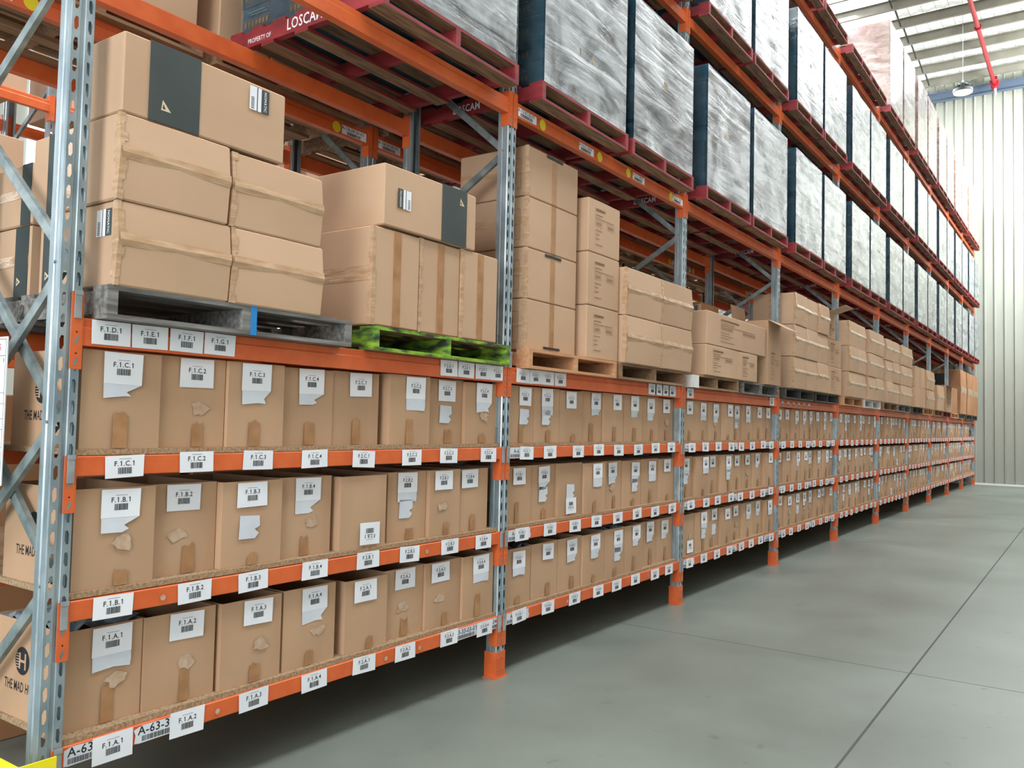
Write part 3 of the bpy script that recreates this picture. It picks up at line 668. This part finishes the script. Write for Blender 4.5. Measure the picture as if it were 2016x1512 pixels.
def carton(y0, y1, z0, z1, x, d, label, tape='h', mat='kraft2', group='stacked cartons on the fourth level', rz=0, band=None, prints=None, sidetape=True, name='carton', cat='box'):
    w_, h = y1-y0, z1-z0
    t = thing(name, (x, y0, z0), label, cat, group, rz)
    link('carton_body', closed_mesh(w_, d, h, .006, .014 if tape == 'h' else 0), t, None, None, None, [M[mat]])
    if tape == 'h':
        b = MB()
        for (za, xa, zb_, xb) in ((h*.47, .0135, h*.54, .0195), (h*.54, .0195, h*.62, .0155)):
            nn = 8
            for i_ in range(nn):
                ya_, yb_ = .004+(w_-.008)*i_/nn, .004+(w_-.008)*(i_+1)/nn
                b.quad((xa+.001, ya_, za), (xa+.001, yb_, za), (xb+.001, yb_, zb_), (xb+.001, ya_, zb_))
        link('parcel_tape', b.mesh('parcel_tape', M['clear_tape']), t)
    elif tape == 'v':
        b = MB(); b.box(.0, .0055, w_*.5-.028, w_*.5+.028, .004, h-.004); link('parcel_tape', b.mesh('parcel_tape', M['tape']), t)
    if sidetape and tape and x > -.1 and y0 < 12:
        b = MB(); rr_ = random.Random(int(y0*997+z0*77)); nn = 9
        for i_ in range(nn):
            za, zb_ = h*i_/nn, h*(i_+1)/nn; cr_ = .015 if tape == 'h' else .002
            o_ = lambda z_: .0015+(cr_*(1-abs(z_/h-.54)/.54) if z_ < h*.54 else cr_*(1-(z_/h-.54)/.46))
            w0, w1 = rr_.uniform(.012, .03), rr_.uniform(.012, .03)
            b.quad((o_(za), -.0015, za), (o_(za), w0, za), (o_(zb_), w0, zb_), (o_(zb_), -.0015, zb_)); b.quad((-w1, -.0018, za), (o_(za), -.0018, za), (o_(zb_), -.0018, zb_), (-w1, -.0018, zb_))
        link('corner_tape', b.mesh('corner_tape', M['clear_tape']), t)
    if sidetape and tape:
        b = MB(); b.box(-d*.55-.03, -d*.55+.03, -.0015, 0, .004, h-.004) if tape == 'h' else b.box(-d+.01, -.006, -.0015, 0, h*.45, h*.6)
        link('parcel_tape', b.mesh('parcel_tape', M['clear_tape']), t)
    if band:
        ya, yb, fl = band
        b = MB(); b.box(0, .0058, ya, yb, .001, h+.0015); b.box(-d, 0, ya, yb, h, h+.0015)
        pb_ = link('printed_band', b.mesh('printed_band', M['slate']), t)
        b = MB(); yc, zc = (ya+.065, h*.22) if not fl else (yb-.05, h*.78); e = .0066
        P3 = lambda a_, c_: (e, yc+a_, zc+c_)
        o1 = [(-.016, -.016), (.026, -.016), (-.010, .024)]; i1 = [(-.010, -.010), (.004, -.010), (-.007, .010)]
        b.quad(P3(*o1[0]), P3(*o1[1]), P3(*i1[1]), P3(*i1[0])); b.quad(P3(*o1[1]), P3(*o1[2]), P3(*i1[2]), P3(*i1[1])); b.quad(P3(*o1[2]), P3(*o1[0]), P3(*i1[0]), P3(*i1[2]))
        link('printed_triangle', b.mesh('printed_triangle', M['cream']), pb_)
    if prints:
        for pr in prints: pr(t, w_, h, d)
    return t
def nomatic(yc, zc, side=1, flip=1):
    def fn(t, w_, h, d):
        b = MB(); e = .0064; L = .10; H2 = L/2
        def Q(a0, a1, m_, c0=-H2, c1=H2, ee=0): b.quad((e+ee, yc+flip*a0, zc+c0), (e+ee, yc+flip*a1, zc+c0), (e+ee, yc+flip*a1, zc+c1), (e+ee, yc+flip*a0, zc+c1), m_)
        Q(-.05, -.013, 1); Q(-.008, .010, 1); Q(.010, .05, 2); Q(-.013, -.008, 2)
        for i in range(8): Q(-.042, -.026, 0, -.044+i*.0065, -.041+i*.0065, .0004)
        b.text('NOMATIC', (e+.0006, yc+flip*.024, zc), (0, 0, -flip), (0, flip, 0), .018, 1)
        link('product_label', b.mesh('product_label', [M['ink'], M['paper'], M['slate']]), t)
    return fn
def nomatic_side(xc, zc):
    def fn(t, w_, h, d):
        b = MB(); e = -.0012
        def Q(a0, a1, m_, c0=-.05, c1=.05, ee=0): b.quad((xc+a0, e-ee, zc+c0), (xc+a1, e-ee, zc+c0), (xc+a1, e-ee, zc+c1), (xc+a0, e-ee, zc+c1), m_)
        Q(-.05, -.013, 1); Q(-.013, -.008, 2); Q(-.008, .010, 1); Q(.010, .05, 2)
        for i in range(8): Q(-.042, -.026, 0, -.044+i*.0065, -.041+i*.0065, .0004)
        b.text('NOMATIC', (xc+.024, e-.0006, zc), (0, 0, -1), (1, 0, 0), .018, 1)
        link('product_label', b.mesh('product_label', [M['ink'], M['paper'], M['slate']]), t)
    return fn
def side_band(x0, x1, tri=False):
    def fn(t, w_, h, d):
        b = MB(); b.box(x0, x1, -.002, 0, .001, h-.002); pb_ = link('printed_band', b.mesh('printed_band', M['slate']), t)
        if tri:
            b = MB(); xc, zc, e = x0+.035, h*.22, -.003
            o1 = [(-.012, -.016), (.02, .0), (-.012, .02)]; i1 = [(-.008, -.008), (.004, .0), (-.008, .010)]
            PP = lambda p: (xc+p[0], e, zc+p[1])
            for a_ in range(3): b.quad(PP(o1[a_]), PP(o1[(a_+1) % 3]), PP(i1[(a_+1) % 3]), PP(i1[a_]))
            link('printed_triangle', b.mesh('printed_triangle', M['cream']), pb_)
    return fn
def shipping_print(t, w_, h, d):
    b = MB(); e = .0062; rr = random.Random(int(w_*1000))
    def L(y, z, ww, hh): b.quad((e, y, z), (e, y+ww, z), (e, y+ww, z+hh), (e, y, z+hh))
    def broken(y, z, ww, hh):
        q = y
        while q < y+ww: s_ = rr.uniform(.006, .018); L(q, z, min(s_, y+ww-q), hh); q += s_+.004
    broken(w_*.2, h*.80, w_*.3, .016); broken(w_*.2, h*.71, w_*.22, .007); broken(w_*.2, h*.65, w_*.58, .005)
    for (yy_, ww) in ((w_*.2, w_*.2), (w_*.56, w_*.24)):
        z = h*.50; L(yy_, z, ww, .0015); L(yy_, z+.045, ww, .0015); L(yy_, z, .0015, .045); L(yy_+ww, z, .0015, .045)
        q = yy_+.012
        while q < yy_+ww-.012: L(q, z+.012, .002, .022); q += .005
    for zz in (.42, .34, .26): broken(w_*.2, h*zz, w_*rr.uniform(.1, .3), .006)
    broken(w_*.2, h*.15, w_*.22, .006)
    link('shipping_marks', b.mesh('shipping_marks', M['softink']), t)
def side_marks(t, w_, h, d):
    b = MB(); e = -.002
    def L(x, z, ww, hh): b.quad((x, e, z), (x+ww, e, z), (x+ww, e, z+hh), (x, e, z+hh))
    for zz in (.2,):
        x0, x1, z0, z1 = -.2, -.05, h*.15, h*.75
        L(x0, z0, x1-x0, .002); L(x0, z1, x1-x0, .002); L(x0, z0, .002, z1-z0); L(x1, z0, .002, z1-z0)
        for i in range(5): L(x0+.02+i*.022, z0+.03, .003, (z1-z0)*.7)
    link('shipping_marks', b.mesh('shipping_marks', M['softink']), t)

DZ = ZB['D'][1]; DT = DZ+PHT
G4 = 'pallets on the fourth level beams'
# bay 0 pallet 1
pg = pallet(.075, .135, DZ, 'wood_grey', 'weathered grey pallet with a blue painted bearer end, nearest on the fourth level', G4, 'wood_grey', 1.03)
b = MB(); b.box(.0, .0015, -.016, .014, .0, PHT); link('blue_paint_mark', b.mesh('blue_paint_mark', simple('blue_paint', (30, 130, 200), .5)), pg, (.0, PL*1.03*.53, 0))
b = MB(); b.text('2', (0, -.0012, 0), (1, 0, 0), (0, 0, 1), .08); link('painted_number', b.mesh('painted_number', M['wood_dark']), pg, (-.62, 0, .03))
X1 = .08
carton(.155, .640, DT, 2.318, X1, .55, 'long kraft carton with clear tape band, bottom left of the nearest stack', 'h', prints=[nomatic_side(-.085, .235), side_band(-.52, -.40, True)])
carton(.645, 1.14, DT, 2.318, X1, .55, 'kraft carton with clear tape band, bottom right of the nearest stack', 'h')
carton(.147, .620, 2.32, 2.638, X1+.005, .62, 'kraft carton with sagging taped edge, middle left of the nearest stack', 'h', prints=[side_band(-.50, -.36)])
carton(.632, 1.125, 2.32, 2.628, X1, .55, 'kraft carton with sagging taped edge, middle right of the nearest stack', 'h')
carton(.151, .895, 2.642, 2.942, X1+.002, .32, 'wide kraft carton with slate band and triangle mark, on top of nearest stack', None, band=(.103, .318, False), prints=[nomatic(.60, .235)])
for i, (z0, z1) in enumerate(((DT, 2.30), (2.305, 2.56))):
    carton(.16, .66, z0, z1, -.50+i*.0-.06, .40, ['kraft carton behind the nearest stack, resting on grey pallet', 'kraft carton behind the nearest stack, upper of the rear pair'][i], 'v', prints=[side_band(-.12+i*.03, -.01, i == 0)])
# bay 0 pallet 2
pallet(.06, 1.505, DZ, 'wood_green', 'chipped lime green pallet beside the grey pallet on fourth level', G4, 'wood_brown', 1.0)
X2 = .05
carton(1.488, 1.840, DT+.004, 2.505, X2, .52, 'kraft carton with brown vertical tape, left of three on the green pallet', 'v', mat='kraft2')
carton(1.845, 2.19, DT+.004, 2.510, X2-.006, .52, 'kraft carton with brown vertical tape, middle of three on the green pallet', 'v')
carton(2.195, 2.545, DT+.004, 2.515, X2, .52, 'kraft carton with brown vertical tape, right of three on the green pallet', 'v')
carton(1.546, 2.304, 2.518, 2.832, X2+.012, .52, 'wide kraft carton with slate band, lying across the cartons on green pallet', None, band=(.448, .665, True), prints=[nomatic(.145, .155, flip=-1)])
for j in range(4):
    carton(2.05, 2.45, DT+.004+j*.24, DT+.24+j*.24, -.62, .4, 'kraft carton with printed frame behind the green pallet cartons, %s of its column' % ('lowest', 'second', 'third', 'topmost')[j], 'v', prints=[side_marks])
# bay 1
pallet(.07, 2.875, DZ, 'wood_tan', 'fresh tan timber pallet at start of second bay, fourth level', G4, 'wood_tan', 1.0)
zz = [2.008, 2.338, 2.668, 2.998, 3.328]
for j in range(4):
    t = carton(2.915, 3.55, zz[j]+(.0), zz[j+1]-.004, -.0, .55, 'large kraft carton on the tan pallet, %s of four stacked left' % ('lowest', 'second', 'third', 'topmost')[j], 'v', prints=[side_marks])
    if j in (0, 1, 3):
        b = MB(); b.box(.004, .0075, .22, .42, (.02 if j in (0,) else zz[1]-zz[0]-.03), (.035 if j in (0,) else zz[1]-zz[0]-.012)); link('black_strap', b.mesh('black_strap', M['black']), t)
zz = [2.008, 2.385, 2.765, 3.15]
for j in range(3): carton(3.62, 4.095, zz[j], zz[j+1]-.004, .05, .5, 'kraft carton printed with shipping marks, %s of three stacked right on tan pallet' % ('lowest', 'middle', 'topmost')[j], None, prints=[shipping_print])
pallet(.07, 4.10, DZ, 'wood_brown', 'brown timber pallet beside the second upright of front rack', G4, 'wood_brown', 1.04)
XX = .095
for j in range(2):
    for i in range(2):
        carton(4.12+i*.628, 4.745+i*.628, DT+j*.362, DT+.358+j*.362, XX, .5, 'kraft carton with taped middle on brown pallet, %s %s' % (('lower', 'upper')[j], ('left', 'right')[i]), 'h', mat='kraft2')
# bay 2
pw_ = pallet(.07, 5.475, DZ, 'wood_brown', 'brown pallet with white painted corner bearer at start of third bay', G4, 'wood_brown', .99)
for c_ in pw_.children:
    if c_.name.startswith('bearer') and c_.location.y < .01: c_.material_slots[0].material = M['wood_white']
b = MB(); b.box(-.25, .001, -.004, .14, .0, PHT-.01); link('corner_block', b.mesh('corner_block', M['wood_white']), pw_)
carton(5.72, 6.55, DT+.002, 2.29, .09, .5, 'kraft carton with white shipping label, lower left on the white cornered pallet', None, prints=[shipping_print])
carton(6.56, 7.12, DT+.002, 2.29, .09, .5, 'kraft carton with printed lines, lower right on the white cornered pallet', None, prints=[shipping_print])
carton(5.74, 7.38, 2.295, 2.60, .09, .5, 'very long kraft carton lying across two cartons in third bay', None, prints=[shipping_print])
for yy_, z in ((.42, .2), (1.2, .14)):
    b = MB(); b.box(0, .001, -.05, .05, -.03, .03, 0); b.box(.001, .0015, -.038, -.01, -.018, .018, 1); b.box(.001, .0015, .012, .036, -.018, .018, 1)
pallet(.06, 6.78, DZ, 'wood_grey', 'grey timber pallet under the tall open carton', G4, 'wood_grey', .99)
def open_flap_carton(y0, y1, z0, z1, x, d, label, flap=.24, mat='kraft', ang=-.5, grp='tall opened cartons'):
    w_, h = y1-y0, z1-z0; t = thing('open_carton', (x, y0, z0), label, 'box', grp)
    b = MB(); T = .005
    b.box(-T, 0, 0, w_, 0, h); b.box(-d, -d+T, 0, w_, 0, h); b.box(-d+T, -T, 0, T, 0, h); b.box(-d+T, -T, w_-T, w_, 0, h); b.box(-d+T, -T, T, w_-T, 0, T)
    link('carton_body', b.mesh('carton_body', M[mat]), t)
    b = MB(); b.bar((0, w_/2, h), (flap*math.cos(ang), w_/2, h+flap*math.sin(ang)), w_, .004, 0, (0, 0, 1)); link('flap', b.mesh('flap', M['kraft2']), t)
    b = MB(); b.bar((-d, w_/2, h), (-d-.02, w_/2, h+flap*.8), w_, .004, 0, (1, 0, 0)); link('flap', b.mesh('flap', M[mat]), t)
    shipping_print(t, w_, h*.6, d)
    return t
open_flap_carton(7.44, 7.88, DT+.002, 2.70, .10, .4, 'tall kraft carton with front flap hanging open over the aisle')
t = thing('open_carton', (-.44, 6.35, 2.303), 'dark slate box with raised kraft side, behind the long carton in third bay', 'box'); b = MB(); b.box(-.3, -.0, 0, .44, 0, .50); b.box(-.32, .02, .44, .50, .0, .52, 1); link('box_body', b.mesh('box_body', [M['slate'], M['kraft2']]), t)
carton(6.9, 7.42, DT+.002, 2.86, -.45, .4, 'brown kraft carton at the back of the third bay', 'h', mat='kraft3')
# bay 3 on
def stack(y0, widths, rows, x, d, bay_lab, mat='kraft2', tape='h', marks=None, gap=.0):
    n = 0
    for j in range(rows[0]):
        y = y0
        for i, w_ in enumerate(widths):
            if j >= rows[1][i]: y += w_; continue
            carton(y+R(0, .006), y+w_-.006, DT+j*rows[2]+.001, DT+(j+1)*rows[2]-.003, x+R(-.012, .012), d, 'kraft carton in %s, %s row up, %s from left' % (bay_lab, ORD[j], ORD[i]), tape, mat=mat, group='cartons stacked in '+bay_lab, prints=marks)
            y += w_
pallet(.07, 8.165, DZ, 'wood_dark', 'dark brown pallet at start of fourth bay', G4, 'wood_dark', 1.0)
stack(8.32, [.50, .50, .50], (3, [3, 3, 3], .372), .12, .5, 'first stack of fourth bay')
pallet(.07, 9.42, DZ, 'wood_dark', 'black stained pallet as second pallet of fourth bay', G4, 'wood_dark', 1.0)
stack(9.90, [.72], (2, [2], .37), .10, .5, 'narrow stack of fourth bay', 'kraft', None, [shipping_print])
open_flap_carton(9.90, 10.3, DT+.742, DT+1.08, .09, .5, 'kraft carton with raised flap on the narrow stack of fourth bay', ang=.3)
LBL = ['fifth', 'sixth', 'seventh', 'eighth', 'ninth']
PMS = ['wood_tan', 'wood_white', 'wood_brown', 'wood_grey', 'wood_dark', 'wood_tan', 'wood_brown', 'wood_red', 'wood_tan', 'wood_grey']
PDESC = {'wood_tan': 'tan timber', 'wood_white': 'white painted', 'wood_brown': 'brown timber', 'wood_grey': 'weathered grey', 'wood_dark': 'dark stained', 'wood_red': 'red painted'}
pi_ = 0
for bay in range(4, 9):
    for s_ in range(2):
        y0 = bay*P+.12+s_*1.28
        pallet(.07, y0, DZ, PMS[pi_], '%s pallet, %s pallet of %s bay on fourth level' % (PDESC[PMS[pi_]], ORD[s_], ORD[bay]), G4, PMS[pi_] if PMS[pi_] != 'wood_red' else 'wood_raw', .99)
        lab = '%s stack of %s bay' % (ORD[s_], ORD[bay])
        if bay == 4: stack(y0+.06, [.53, .53], (3, [3, 3], .362), .12, .5, lab)
        elif bay == 5: stack(y0+.04, [.55, .55], (3, [3, 3], .36), .10, .5, lab)
        elif bay == 6: stack(y0+.06, [.53, .53], (2, [2, 2], .40), .11, .5, lab, 'kraft', 'h' if s_ else None)
        elif bay == 7 and s_ == 0: stack(y0+.06, [.6, .5], (2, [1, 1], .56), .10, .5, lab, 'kraft')
        elif bay == 7: open_flap_carton(y0+.08, y0+.98, DT, DT+.62, .12, .5, 'large open kraft carton with drooping flap in eighth bay', .3, ang=-.35)
        elif bay == 8 and s_ == 0: carton(y0+.05, y0+1.05, DT, DT+.62, .06, .6, 'brown carton beside the dark crate in ninth bay', None, mat='kraft3'); carton(y0+.05, y0+1.05, DT+.624, DT+.98, -.10, .5, 'black crate on top of the brown carton in ninth bay', None, mat='black', name='crate', cat='crate', sidetape=False)
        pi_ += 1
for s_, y0 in ((0, 22.95), (1, 24.36), (2, 25.60)):
    pallet(.09, y0+.0, DZ, 'wood_dark', 'dark pallet under a brown wrapped load near the end wall, %s of three' % ORD[s_], G4, 'wood_dark', .98) if s_ else None
    carton(y0, y0+1.16, DT+.003, DT+1.15, .10, .9, 'tall brown load in milky wrap near the end wall, %s of three' % ORD[s_], 'h', mat='kraft3', group='brown wrapped loads near end wall', name='wrapped_load', cat='load')

# ------------------------------------------------------------------ wrapped pallet loads, upper levels
def carton_layers(nl, ncol, W, D, H, style):
    b = MB(); rr = random.Random(nl*10+ncol)
    lh = H/nl
    for j in range(nl):
        off = rr.uniform(-.008, .008)
        for i in range(ncol):
            yw = W/ncol; y0 = i*yw+rr.uniform(0, .004); z0 = j*lh+.001
            b.box(-.36+off, off+rr.uniform(-.008, .008), y0, y0+yw-.004, z0, z0+lh-.004, 0)
            # printed gold panel on the front of every carton
            xf = off+.0085
            b.quad((xf, y0+yw*.15, z0+lh*.2), (xf, y0+yw*.62, z0+lh*.2), (xf, y0+yw*.62, z0+lh*.5), (xf, y0+yw*.15, z0+lh*.5), 1)
        nd = 2
        for i in range(nd):
            dw = (D-.36)/nd; b.box(-.36-(i+1)*dw+.003, -.36-i*dw, .0+rr.uniform(0, .008), W, j*lh+.001, (j+1)*lh-.004, 2 if style != 'teal' and rr.random() < .35 else 0)
        # side face printing (side facing the near end)
        ys = -.003
        for (x0, x1) in ((-.34, -.02), (-.72, -.40), (-1.10, -.78)):
            z0 = j*lh
            for q in range(7): b.quad((x0+.03+q*.03, ys, z0+lh*.22), (x0+.052+q*.03, ys, z0+lh*.22), (x0+.052+q*.03, ys, z0+lh*.42), (x0+.03+q*.03, ys, z0+lh*.42), 1)
            b.quad((x0+.02, ys+.001, z0+lh*.17), (x0+.25, ys+.001, z0+lh*.17), (x0+.25, ys+.001, z0+lh*.19), (x0+.02, ys+.001, z0+lh*.19), 1)
            b.quad((x0+.02, ys+.001, z0+lh*.46), (x0+.25, ys+.001, z0+lh*.46), (x0+.25, ys+.001, z0+lh*.48), (x0+.02, ys+.001, z0+lh*.48), 1)
            for (q0, q1, zz_) in ((.06, .2, .72), (.08, .22, .62)): b.quad((x0+q0, ys, z0+lh*zz_), (x0+q1, ys, z0+lh*zz_), (x0+q1, ys, z0+lh*(zz_+.05)), (x0+q0, ys, z0+lh*(zz_+.05)), 2)
    mats = [M['teal'], M['gold'], M['pale_teal']] if style == 'teal' else [M['kraft2'], M['redcarton'], M['redcarton']]
    return b.mesh('carton_stack', mats)
def film_mesh(W, D, H, seed, mats):
    rr = random.Random(seed); b = MB(); n, m_ = 14, 14
    from mathutils import noise
    def nz(a_, c_): return noise.noise(Vector((a_*3.1+seed*7, c_*3.1, seed)))
    # front skin
    def sheet(fn, mi):
        base = len(b.v)
        for j in range(m_+1):
            for i in range(n+1): b.v.append(fn(i/n, j/m_))
        for j in range(m_):
            for i in range(n): b.f.append((base+j*(n+1)+i, base+j*(n+1)+i+1, base+(j+1)*(n+1)+i+1, base+(j+1)*(n+1)+i)); b.m.append(mi)
    def edge(t_): return min(1, 6*min(t_, 1-t_))
    sheet(lambda s_, t_: (.014+.012*nz(s_, t_*2)*edge(s_)+.006, -.006+s_*(W+.012), t_*(H+.005)), 0)
    sheet(lambda s_, t_: (-D+s_*(D+.020), -.008+.004*nz(s_+5, t_)*edge(s_), t_*(H+.005)), 1)
    b.quad((.02, -.006, H+.005), (.02, W+.006, H+.005), (-D, W+.006, H+.005), (-D, -.006, H+.005), 1)
    b.quad((.02, W+.006, 0), (-D, W+.006, 0), (-D, W+.006, H+.005), (.02, W+.006, H+.005), 1)
    me = b.mesh('stretch_film', mats)
    for p in me.polygons: p.use_smooth = True
    return me
CS = {'teal': [carton_layers(8, 3, 1.10, 1.10, 1.10, 'teal'), carton_layers(7, 4, 1.10, 1.10, 1.06, 'teal')], 'red': [carton_layers(10, 3, 1.10, 1.10, 1.46, 'red')]}
FM = {'teal': [film_mesh(1.10, 1.10, 1.10, i, [M['film'], M['film_side']]) for i in range(3)], 'red': [film_mesh(1.10, 1.10, 1.46, 9, [M['film_pink'], M['film_pink']])]}
def load(y, z, bay, s_, lv, style='teal', x=.135):
    t = thing('wrapped_load', (x, y+.03, z+PHT+.002), '%s cartons in clear stretch film, %s load of %s bay on %s level' % ('teal' if style == 'teal' else 'red and kraft', ORD[s_], ORD[bay], LV[lv]), 'load', 'film wrapped loads on the upper levels')
    link('carton_stack', random.choice(CS[style]), t); link('stretch_film', random.choice(FM[style]), t)
for lv, b0 in (('E', 0), ('F', 1), ('G', 3)):
    for bay in range(b0, NB):
        for s_ in range(2):
            if lv == 'E' and bay == 0 and s_ == 0: continue
            y = bay*P+(.140 if s_ == 0 else 1.365)+R(-.014, .014)
            if bay == 0: y = 1.40
            if lv == 'F' and bay == 1 and s_ == 0: pass
            z = ZB[lv][1]
            tx = [('LOSCAM', -.56, .085), ('PROPERTY OF', -.92, .036)] if (lv == 'E' and bay == 0) else ([('LOSCAM', -.60, .07)] if lv == 'E' and s_ == 0 else None)
            pallet(.16, y, z, 'wood_red', 'red painted pallet, %s of %s bay on %s level' % (ORD[s_], ORD[bay], LV[lv]), 'red pallets on the upper levels', 'wood_raw', 1.0, tx, R(-.006, .006))
            if lv == 'G' and bay < 5:  # sheet added to stop bright roof light showing between the pallet boards
                b = MB(); b.box(-1.15, -.01, .01, 1.16, 0, .012); tag(link('light_block_sheet', b.mesh('light_block_sheet', M['kraft3']), None, (.16, y, z+PHT+.001)), 'brown light blocking sheet added on an empty red pallet, %s of %s bay, topmost level' % (ORD[s_], ORD[bay]), 'sheet', 'light blocking sheets on the empty pallets'); continue
            load(y, z, bay, s_, lv, 'red' if lv == 'G' else 'teal')

# ------------------------------------------------------------------ rear rack loads
for lv in 'DEF':
    for bay in range(NB):
        for s_ in range(2):
            if lv == 'D' and bay < 6: continue
            y = bay*P+.14+s_*1.26; z = ZB[lv][1]; x = -1.20+.06
            if lv == 'F' and bay > 3: continue
            mt_ = ['wood_brown', 'wood_raw', 'wood_red'][(bay+s_) % 3 if bay else 0]
            pallet(x, y, z, mt_, 'pallet on the %s level of rear rack, %s of %s bay' % (LV[lv], ORD[s_], ORD[bay]), 'pallets in the rear rack', 'wood_brown')
            if lv == 'D': H_ = 1.0
            elif lv == 'E': H_ = 1.15
            else: H_ = 1.2
            if lv == 'E' and bay in (1, 3, 4) and s_: continue
            for k_ in range(3):
                carton(y+.02+k_*.38, y+.38+k_*.38, z+PHT+.002, z+PHT+H_*(.55 if k_ % 2 else 1), x-.02, .9, 'pale kraft carton in rear rack on %s level, %s bay, %s pallet, %s from left' % (LV[lv], ORD[bay], ORD[s_], ORD[k_]), 'h', group='cartons in the rear rack')

for bay in range(NB):
    for s_ in range(2):
        carton(bay*P+.12+s_*1.29, bay*P+1.34+s_*1.29, .001, 1.62, -1.24, .80, 'tall brown load on the floor inside rear rack, %s bay, %s of two' % (ORD[bay], ORD[s_]), 'h', mat='kraft3', group='floor loads in the rear rack', name='wrapped_load', cat='load', sidetape=False)
# ------------------------------------------------------------------ third rack row across the next aisle (seen only through gaps)
M['pale'] = noisy('pale_printed_carton', (214, 206, 194), (232, 226, 216), 3, rough=.6)
for i in range(0, NB+1):
    t = thing('upright_frame', (-4.4, i*P-.62, 0), 'galvanised upright frame across the next aisle, %s from near end' % ORD[i], 'rack frame', 'frames across the next aisle')
    link('upright_post', PM_H if i < 2 else PM_S, t); link('upright_post', PM_S, t, (-DEPTH, PW, 0), (0, 0, math.pi))
    for bm_ in BR[5:10]: link('diagonal_brace', bm_, t)
    if i == NB: break
    for q, zl in enumerate((1.30, 2.70, 4.12, 5.6)):
        for xx, face in ((-4.4, 'front'), (-4.4-DEPTH, 'rear')):
            t = thing('pallet_rack_beam', (xx, i*P-.62, zl), 'orange %s beam across the next aisle, %s level, %s bay' % (face, ('lowest', 'second', 'third', 'top')[q], ORD[i]), 'beam', 'beams across the next aisle')
            link('beam_rail', BM['hi'], t); link('beam_connector', CONN['E'][0], t); link('beam_connector', CONN['E'][1], t)
        if q in (1, 2):
            for s_ in range(2):
                if i > 2 and ((i+s_) % 2 or (q == 2 and i in (5, 7))): continue
                carton(i*P-.42+s_*1.2, i*P+.68+s_*1.2, zl+.101, zl+(1.12 if i < 3 else .75), -4.42, .8, 'load across the next aisle, %s of %s bay, %s level' % (ORD[s_], ORD[i], ('', 'second', 'third')[q]), 'h', mat='kraft2' if i < 3 else 'pale', group='loads across the next aisle', name='wrapped_load', cat='load')

# ------------------------------------------------------------------ end-of-rack items
t = thing('corner_guard', (.02, -.10, 0), 'yellow steel corner guard bolted at foot of the nearest upright', 'guard')
b = MB(); b.box(-.20, .07, -.005, 0, 0, .385); b.box(.065, .07, 0, .12, 0, .385); link('guard_plate', b.mesh('guard_plate', M['yellow']), t)
for xx in (-.13, -.03): 
    b = MB(); b.tube((xx, -.009, .35), (xx, -.005, .35), .007, seg=10); link('bolt', b.mesh('bolt', M['darkmetal']), t)
t = thing('load_notice', (-.32, -.012, 1.27), 'white load notice board with red heading on the end frame', 'sign')
b = MB(); b.box(-.42, 0, -.004, 0, 0, .55); link('board_panel', b.mesh('board_panel', M['paper']), t)
b = MB(); e = -.0046
def LN(x0, x1, z0, z1, mi=0): b.quad((x0, e, z0), (x1, e, z0), (x1, e, z1), (x0, e, z1), mi)
LN(-.41, -.008, .478, .480); LN(-.41, -.008, .008, .010); LN(-.41, -.408, .01, .54); LN(-.01, -.008, .01, .54); LN(-.41, -.008, .54, .542)
for z in (.30, .34, .245, .205, .14, .08): LN(-.41, -.008, z, z+.0015)
LN(-.024, -.020, .455, .470)
b.text('WORKING LOADS', (-.035-.16, e, .500), (1, 0, 0), (0, 0, 1), .034, 1)
link('printed_text', b.mesh('printed_text', [M['ink'], M['redink']]), t)
